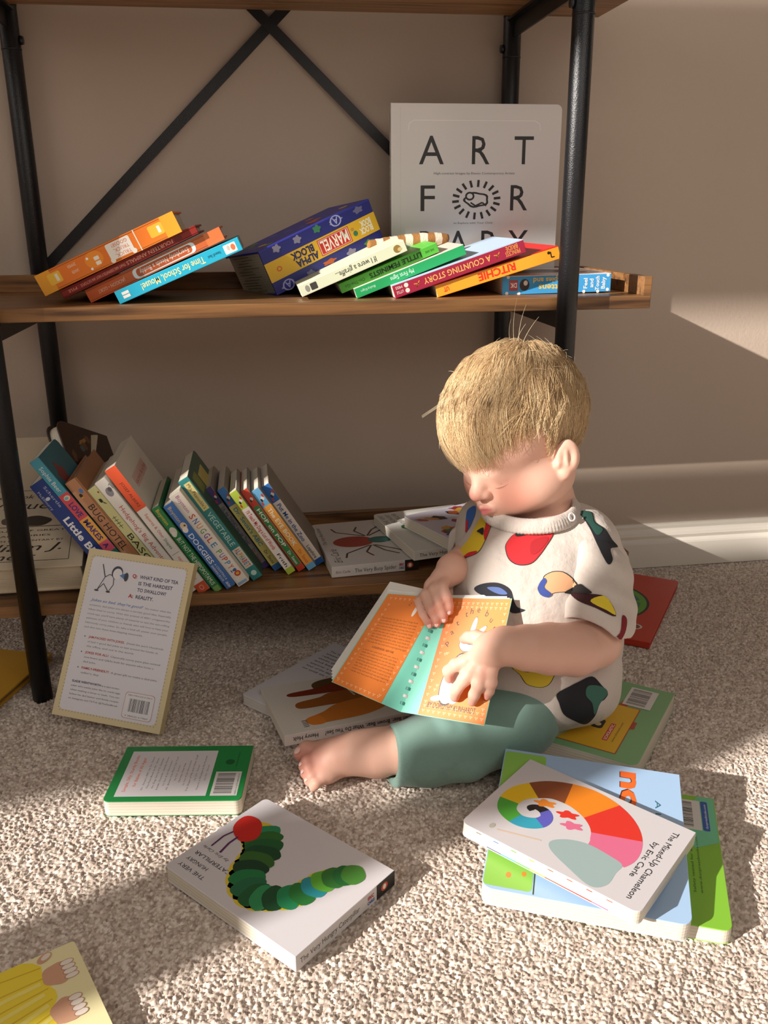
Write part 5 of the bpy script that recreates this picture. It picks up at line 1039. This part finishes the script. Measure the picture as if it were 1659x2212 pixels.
for sname, pts_, armp, cut, cn in (
    ('left_sleeve', [((.350, .915, .240), .036), ((.364, .882, .212), .0385), ((.358, .856, .178), .0405), ((.345, .846, .140), .0425)], [((.366, .866, .170), .034), ((.358, .842, .150), .0345), ((.325, .822, .153), .0345), ((.290, .806, .160), .034)], (.345, .846, .1535), (.30, .05, .95)),
    ('right_sleeve', [((.280, .995, .238), .034), ((.262, .995, .212), .036), ((.240, .972, .206), .034)], [((.262, .99, .203), .029), ((.225, .955, .209), .029)], (.246, .978, .206), (.62, .70, -.1))):
    Q_ = Field((.20, .78, .09), (.44, 1.05, .30), .0016); Q_.chain(pts_, .014)
    X, Y, Z = Q_.ax[0][:, None, None], Q_.ax[1][None, :, None], Q_.ax[2][None, None, :]
    Q_.F += (.0022*np.sin(95*(Z*.8-X*.5)+3*np.sin(40*Y)+1)*np.clip((.25-Z)/.05, 0, 1)+.0010*np.sin(170*(Z+X*.6)+2*np.sin(60*Y))).astype(np.float32)
    nrm_ = np.array(cn)/np.linalg.norm(cn); cc_ = np.array(cut); ua = np.cross(nrm_, [0, 1, 0]); ua /= np.linalg.norm(ua); ub = np.cross(nrm_, ua); rr_ = pts_[-1][1]-.001
    if sname == 'left_sleeve':
        for i in range(28):
            a0, a1 = 2*PI*i/28, 2*PI*(i+1)/28; Q_.cap(cc_+nrm_*.006+(ua*math.cos(a0)+ub*math.sin(a0))*rr_, cc_+nrm_*.006+(ua*math.cos(a1)+ub*math.sin(a1))*rr_, .0032, .0032, .003)
    Q_.chain(armp, .003, 'sub'); Q_.plane(cut, cn)
    co2, q2 = Q_.mesh(sname); sv = link(sname, np_mesh(sname, co2, q2), [m_shirt]); sv.parent = shirt; sv.modifiers.new('smooth', 'SMOOTH').iterations = 2
# ribbed neckband, sleeve cuff seam and snap
nc = V((.3060, .9385, .2785)); na = V(Tl)*.0525; nb = V((Tf[0], Tf[1], -.12)).normalized()*.0500; nn_ = na.normalized().cross(nb.normalized()); nn_ = nn_ if nn_.z > 0 else -nn_
bm = bmesh.new(); R_n, R_m = 180, 10; rg = []
for i in range(R_n):
    t = 2*PI*i/R_n; c = nc+na*math.cos(t)+nb*math.sin(t); rd = (na*math.cos(t)+nb*math.sin(t)).normalized(); rib = .0010*(1 if i % 2 else -1)
    rg.append([bm.verts.new(c+rd*(.0042*math.cos(s_)+rib*(abs(math.cos(s_))))+nn_*(.0080*math.sin(s_))+rd*(-.004*math.sin(s_))) for s_ in [2*PI*j/R_m for j in range(R_m)]])
for i in range(R_n):
    for j in range(R_m): bm.faces.new((rg[i][j], rg[(i+1) % R_n][j], rg[(i+1) % R_n][(j+1) % R_m], rg[i][(j+1) % R_m])).smooth = True
bmesh.ops.recalc_face_normals(bm, faces=bm.faces)
nb_o = from_bm('neckband', bm, [m_shirt]); T_(nb_o)
# printed patches laid onto the cloth: plain colour shapes
dg = bpy.context.evaluated_depsgraph_get(); bvhs = [BVHTree.FromObject(o_, dg) for o_ in [shirt]+list(shirt.children)]
EYE_P = V((0, 0, EYE))
def onto(px, py):
    d = (fwd*F_PX+r2*(px-CW/2)-u2*(py-CH/2)).normalized(); hs = [h for h in (t.ray_cast(EYE_P, d) for t in bvhs) if h[0] is not None]
    return min(hs, key=lambda h: h[3]) if hs else (None, None, None, None)
def patch(polys, ox, oy, sc_, name='printed_motif'):
    V2, F2, MI, ML = [], [], [], []
    for k_, (pts, c) in enumerate(polys):
        m = mat(c, .8); 
        if m not in ML: ML.append(m)
        bm = bmesh.new(); P_ = []
        n_ = len(pts)
        for i in range(n_):   # rounded outline
            p0, p1, p2, p3 = [V(pts[(i+j-1) % n_]) for j in range(4)]
            for t in (0, .25, .5, .75): P_.append(.5*((2*p1)+(p2-p0)*t+(2*p0-5*p1+4*p2-p3)*t*t+(3*p1-p0-3*p2+p3)*t*t*t))
        for t in tessellate_polygon([[V((a.x, a.y, 0)) for a in P_]]):
            bm.faces.new([bm.verts.new((P_[i].x*sc_+ox, P_[i].y*sc_+oy, 0)) for i in t])
        for _ in range(4):
            es = [e for e in bm.edges if e.calc_length() > 7]
            if not es: break
            bmesh.ops.subdivide_edges(bm, edges=es, cuts=1); bmesh.ops.triangulate(bm, faces=bm.faces)
        bm.verts.index_update(); H_ = [onto(v.co.x, v.co.y) for v in bm.verts]; b0 = len(V2)
        for h_ in H_:
            V2.append(tuple(h_[0]+h_[1]*(.0007+.0004*k_)) if h_[0] is not None else None)
        for f in bm.faces:
            ids = [b0+v.index for v in f.verts]
            if any(V2[i] is None for i in ids): continue
            if max((V(V2[a])-V(V2[b_])).length for a, b_ in ((ids[0], ids[1]), (ids[1], ids[2]), (ids[0], ids[2]))) > .02: continue
            F2.append(ids); MI.append(ML.index(m))
        bm.free()
    used = sorted({i for f in F2 for i in f}); mp_ = {a: i for i, a in enumerate(used)}
    if not used: return
    me = bpy.data.meshes.new(name); me.from_pydata([V2[a] for a in used], [], [[mp_[i] for i in f] for f in F2])
    for m in ML: me.materials.append(m)
    me.polygons.foreach_set('material_index', MI); me.update()
    o = bpy.data.objects.new(name, me); COL.objects.link(o); T_(o); w_ = o.matrix_parent_inverse.copy()
    o.parent = shirt; o.matrix_parent_inverse = Matrix.Identity(4)
    return o
K = '#24201f'
def grow(p_, s_):
    c = V((sum(a for a, _ in p_)/len(p_), sum(b_ for _, b_ in p_)/len(p_))); return [tuple(c+(V(q_)-c)*s_) for q_ in p_]
o1 = [(1290, 735), (1318, 830), (1300, 960), (1210, 1110), (1130, 1220), (1050, 1300), (950, 1328), (850, 1315), (770, 1250), (735, 1130), (760, 1050), (850, 960), (1000, 930), (1100, 860), (1200, 790)]
patch([(grow(o1, 1.03), K), (o1, '#c9252c'), ([(1040, 1060), (1180, 1000), (1240, 1030), (1120, 1180), (1030, 1200)], '#a81c24'), ([(860, 960), (1000, 935), (1060, 900), (1040, 960), (870, 1000)], K)], 960, 980, .18083)
o2 = [(440, 765), (490, 720), (545, 740), (560, 820), (540, 920), (480, 1060), (430, 1150), (370, 1200), (240, 1245), (150, 1262), (170, 1180), (285, 1040), (370, 890)]
patch([(grow(o2, 1.03), K), (o2, '#e3c62e'), ([(490, 725), (545, 740), (558, 820), (540, 920), (490, 1040), (478, 960), (500, 840)], '#c9252c'), ([(240, 1245), (300, 1190), (400, 1170), (360, 1215)], '#c9252c'), ([(400, 940), (475, 900), (470, 985), (430, 960)], K)], 960, 980, .18083)
patch([([(1120, 1358), (1205, 1362), (1230, 1430), (1300, 1480), (1345, 1550), (1385, 1600), (1335, 1615), (1350, 1690), (1315, 1718), (1250, 1600), (1200, 1490), (1150, 1405)], '#1b1c22'), ([(1125, 1362), (1200, 1366), (1222, 1435), (1280, 1480), (1240, 1520), (1190, 1450)], '#1f4a40')], 900, 680, .31344)
patch([([(355, 1345), (405, 1320), (400, 1390), (360, 1480), (340, 1470), (342, 1400)], '#3a6ab8'), ([(345, 1430), (360, 1420), (352, 1490), (340, 1500)], '#c9252c')], 900, 680, .31344)
o4 = [(940, 485), (1000, 460), (1070, 472), (1145, 545), (1100, 580), (1000, 592), (955, 612), (915, 600), (898, 560), (925, 520)]
patch([(grow(o4, 1.06), K), (o4, '#e2ab80'), ([(930, 500), (950, 520), (935, 560), (980, 600), (950, 622), (905, 600), (895, 550)], '#3a4f98'), ([(1060, 590), (1160, 540), (1195, 555), (1240, 600), (1130, 600)], K)], 860, 1080, .33755)
patch([([(488, 565), (545, 535), (640, 530), (715, 570), (740, 640), (765, 685), (812, 705), (730, 722), (650, 640), (530, 605)], '#23242e'), ([(570, 560), (650, 560), (700, 600), (640, 600)], '#5a6fa8')], 860, 1080, .33755)
o6 = [(742, 1060), (1000, 1062), (990, 1130), (955, 1182), (900, 1195), (825, 1175), (785, 1120)]
patch([(grow(o6, 1.06), K), (o6, '#dcc233'), ([(760, 1062), (860, 1062), (840, 1100), (790, 1090)], '#4a3a20')], 860, 1080, .33755)
patch([([(1015, 1240), (1100, 1190), (1150, 1165), (1240, 1130), (1300, 1185), (1340, 1235), (1320, 1275), (1290, 1300), (1258, 1380), (1200, 1432), (1130, 1412), (1060, 1370), (1030, 1300)], '#1c1c22'), ([(1215, 1190), (1300, 1195), (1338, 1235), (1290, 1300), (1255, 1370), (1240, 1300), (1200, 1250)], '#3a6a5c')], 860, 1080, .33755)
o8 = [(750, 1305), (820, 1300), (900, 1375), (942, 1440), (935, 1465), (860, 1400)]
patch([(grow(o8, 1.05), K), (o8, '#e2ab80')], 860, 1080, .33755)
patch([([(1100, 590), (1200, 600), (1330, 622), (1392, 745), (1260, 690), (1150, 645)], '#3a1418'), ([(1230, 650), (1300, 615), (1345, 640), (1390, 735), (1330, 705)], '#e0c632')], 860, 1080, .33755)
patch([([(1432, 742), (1462, 765), (1450, 850), (1400, 925), (1340, 962), (1292, 975), (1350, 900), (1418, 850)], '#7a1820')], 860, 1080, .33755)
h_ = onto(1221, 1097)
c_ = V(nc)+na*math.cos(.18)+nb*math.sin(.18)+nn_*.002; nv_ = V((.35, -.85, .4)).normalized(); Z_ = nv_.to_track_quat('Z', 'Y').to_matrix()
bm = bmesh.new(); rg = []
for i in range(32):
    t = 2*PI*i/32; rg.append([bm.verts.new(c_+nv_*.0052+Z_@V(((.0042+.0010*math.cos(s_))*math.cos(t), (.0042+.0010*math.cos(s_))*math.sin(t), .0009*math.sin(s_)))) for s_ in [2*PI*j/8 for j in range(8)]])
for i in range(32):
    for j in range(8): bm.faces.new((rg[i][j], rg[(i+1) % 32][j], rg[(i+1) % 32][(j+1) % 8], rg[i][(j+1) % 8])).smooth = True
T_(from_bm('snap_button', bm, [mat('#f0ebe6', .3)]))

# ---------------------------------------------------------------- open orange book in the hands
QF = [V(p) for p in ((.1361, .835, .0871), (.2178, .790, .0897), (.2599, .8478, .2075), (.1934, .880, .1991))]
QB = [V(p) for p in ((.0637, .868, .1121), (.1361, .835, .0871), (.1934, .880, .1991), (.1318, .8975, .2008))]
ob = empty('board_book', (.136, .835, .087)); tag(ob, 'orange and teal board book lettered pat the bunny, held open by the toddler', 'book')
def O_(o): o.parent = ob; o.matrix_parent_inverse = Matrix.Translation(-ob.location); return o
def nrm(Q_): n_ = (Q_[1]-Q_[0]).cross(Q_[3]-Q_[0]).normalized(); return n_ if n_.y < 0 else -n_
def bil(Q_, a, b_): return (Q_[0]*(1-a)+Q_[1]*a)*(1-b_)+(Q_[3]*(1-a)+Q_[2]*a)*b_
def slab(name, Q_, th, m, n_=12, bend=0.0):
    bm = bmesh.new(); nn2 = nrm(Q_); g = [[[bm.verts.new(bil(Q_, i/n_, j/n_)-nn2*(th*s_)+nn2*bend*math.sin(PI*i/n_)) for s_ in (0, 1)] for j in range(n_+1)] for i in range(n_+1)]
    for i in range(n_):
        for j in range(n_):
            for s_ in (0, 1):
                f = bm.faces.new((g[i][j][s_], g[i+1][j][s_], g[i+1][j+1][s_], g[i][j+1][s_])); f.smooth = False
    for i in range(n_):
        for j in (0, n_): bm.faces.new((g[i][j][0], g[i+1][j][0], g[i+1][j][1], g[i][j][1]))
        for k_ in (0, n_): bm.faces.new((g[k_][i][0], g[k_][i+1][0], g[k_][i+1][1], g[k_][i][1]))
    bmesh.ops.recalc_face_normals(bm, faces=bm.faces); return O_(from_bm(name, bm, [m]))
teal, orange = '#7fdcc6', '#e8802f'
slab('front_cover', QF, .0016, mat(teal)); slab('back_cover', QB, .0016, mat(teal))
class QPrint(Print):
    def P(s, u, v):
        e = .0002+.000015*s.layer; return tuple(bil(s.Q, u/s.W, v/s.H)+s.n*e)
def qp(Q_, W, H): p_ = QPrint(W, H, 0, 'q'); p_.Q = Q_; p_.n = nrm(Q_); return p_
W, H = .094, .137; f_ = qp(QF, W, H)
def gridpoly(pr, u0b, u0t, u1, c):   # orange panel whose inner edge slants
    pr.poly([(u0b*W, 0.0005), (u1*W, 0.0005), (u1*W, H-.0005), (u0t*W, H-.0005)], c)
gridpoly(f_, .205, .10, .995, orange)
f_.layer += 1
def mot(pr, u, v):
    for a in (.5, 2.6, 4.7): pr.oval(u*W+.0011*math.cos(a), v*H+.0011*math.sin(a), .0009, .0006, '#f5bd8c', ang=a, n=6, up=False)
for i in range(12):
    for v in (.045, .085): mot(f_, .25+.064*i, v+.0*i)
    for v in (.92, .955): mot(f_, .17+.07*i, v)
for i in range(14):
    mot(f_, .245-.004*i, .12+.058*i); mot(f_, .945, .12+.058*i)
for i in range(22): mot(f_, random.uniform(.28, .9), random.uniform(.2, .6))
ik = '#2c150c'
f_.layer += 1
for ch, a, b_, rt in (('p', .285, .600, .95), ('a', .300, .690, .75), ('t', .335, .765, .55), ('t', .415, .840, .30), ('h', .475, .865, .12), ('e', .565, .880, 0), ('b', .690, .850, -.25), ('u', .765, .805, -.50), ('n', .835, .740, -.65), ('n', .885, .66, -.8), ('y', .92, .58, -1.0)):
    f_.text(ch, a*W, b_*H, .0072 if ch in 'bthy' else .0068, ik, ang=rt, up=False, al='C')
# plain white rabbit-like shape kept generic: rounded body, small round head, two bars
f_.layer += 1
for k_, c in ((1.0, '#4a3428'), (.93, '#f1efee')):
    f_.oval(.50*W, .325*H, .0135*k_+.0*(1-k_), .0300*(k_+.02), c, ang=-.12, up=True); f_.oval(.54*W, .62*H, .0105*k_, .0095*k_, c, up=False)
    f_.oval(.56*W, .755*H, .0032*k_, .0125*k_, c, ang=-.05, up=True); f_.oval(.66*W, .715*H, .0032*k_, .0110*k_, c, ang=-.75, up=False)
    f_.oval(.36*W, .155*H, .0075*k_, .0035*k_, c, ang=.25, up=True); f_.oval(.56*W, .155*H, .0050*k_, .0045*k_, c, up=True)
f_.text('BY DOROTHY KUNHARDT', .28*W, .075*H, .0062, ik, w=.58*W)
o = f_.build('front_cover_print', ob); o.matrix_parent_inverse = Matrix.Translation(-ob.location)
f_ = qp(QB, W, H); f_.poly([(.001, .0005), (.72*W, .0005), (.90*W, H-.0005), (.001, H-.0005)], orange)
tx = '#6a3418'; y_ = .80
f_.oval(.60*W, .86*H, .0026, .0085, '#efe6e0', ang=-.15); f_.oval(.63*W, .925*H, .0018, .0042, '#efe6e0', ang=-.2); f_.arc_text('pat the bunny', .60*W, .86*H, .0135, 2.7, .2, .0028, tx)
R_ = random.Random(5); wd_s = 'in the beginning there was a small book with soft things to touch and feel for the very young reader who can pat and look and play again every day with paul and judy'.split()
for i in range(21):
    if i in (10, 11): continue
    t = ' '.join(R_.choice(wd_s) for _ in range(9)); f_.text(t, (.14)*W, (.74-.0285*i)*H, .0021, tx, w=(.60 if i < 10 else .54)*W, up=False)
f_.text('A GOLDEN BOOK - NEW YORK', .24*W, (.74-.0285*10.6)*H, .0026, tx, w=.34*W, bold=.02)
for i in range(16): mot(f_, .05+.005*i, .06+.055*i); mot(f_, .66+.013*i, .06+.055*i)
for i in range(10): mot(f_, .06+.065*i, .045); mot(f_, .10+.08*i, .955)
o = f_.build('back_cover_print', ob); o.matrix_parent_inverse = Matrix.Translation(-ob.location)
for k_ in range(1, 5):
    off = V((-.0006, .0042, .0011))*k_; Qp = [QB[0]+off*1.1+V((.001*k_, 0, 0)), QB[1]+off*.5, QB[2]+off*.5, QB[3]+off*1.1+V((.002*k_, 0, .0015))]; slab('page', Qp, .0009, mat('#e9e4dc', .6), 4)
for k_ in range(1, 4):
    off = V((.0004, .0040, .0002))*k_; Qp = [QF[0]+off*.5, QF[1]+off-V((.002*k_, 0, 0)), QF[2]+off-V((.002*k_, 0, .001)), QF[3]+off*.5]; slab('page', Qp, .0009, mat('#e9e4dc', .6), 4)
for k_ in range(15):   # plastic comb binding in the gutter
    t = .06+.88*k_/14; c = QF[0].lerp(QF[3], t); bm = bmesh.new(); ax_ = (QF[3]-QF[0]).normalized(); a_ = ax_.orthogonal().normalized(); b2 = ax_.cross(a_); rg = []
    for i in range(16):
        tt = 2*PI*i/16; cc = c+V((0, .004, 0))+(a_*math.cos(tt)+b2*math.sin(tt))*.0042
        rg.append([bm.verts.new(cc+ax_*(.0016*sx)+(a_*math.cos(tt)+b2*math.sin(tt))*(.0004*sy)) for sx, sy in ((-1, -1), (1, -1), (1, 1), (-1, 1))])
    for i in range(16):
        for j in range(4): bm.faces.new((rg[i][j], rg[(i+1) % 16][j], rg[(i+1) % 16][(j+1) % 4], rg[i][(j+1) % 4]))
    bmesh.ops.recalc_face_normals(bm, faces=bm.faces); O_(from_bm('comb_ring', bm, [mat('#d9d6d2' if k_ % 2 else '#3a8f80', .35)]))
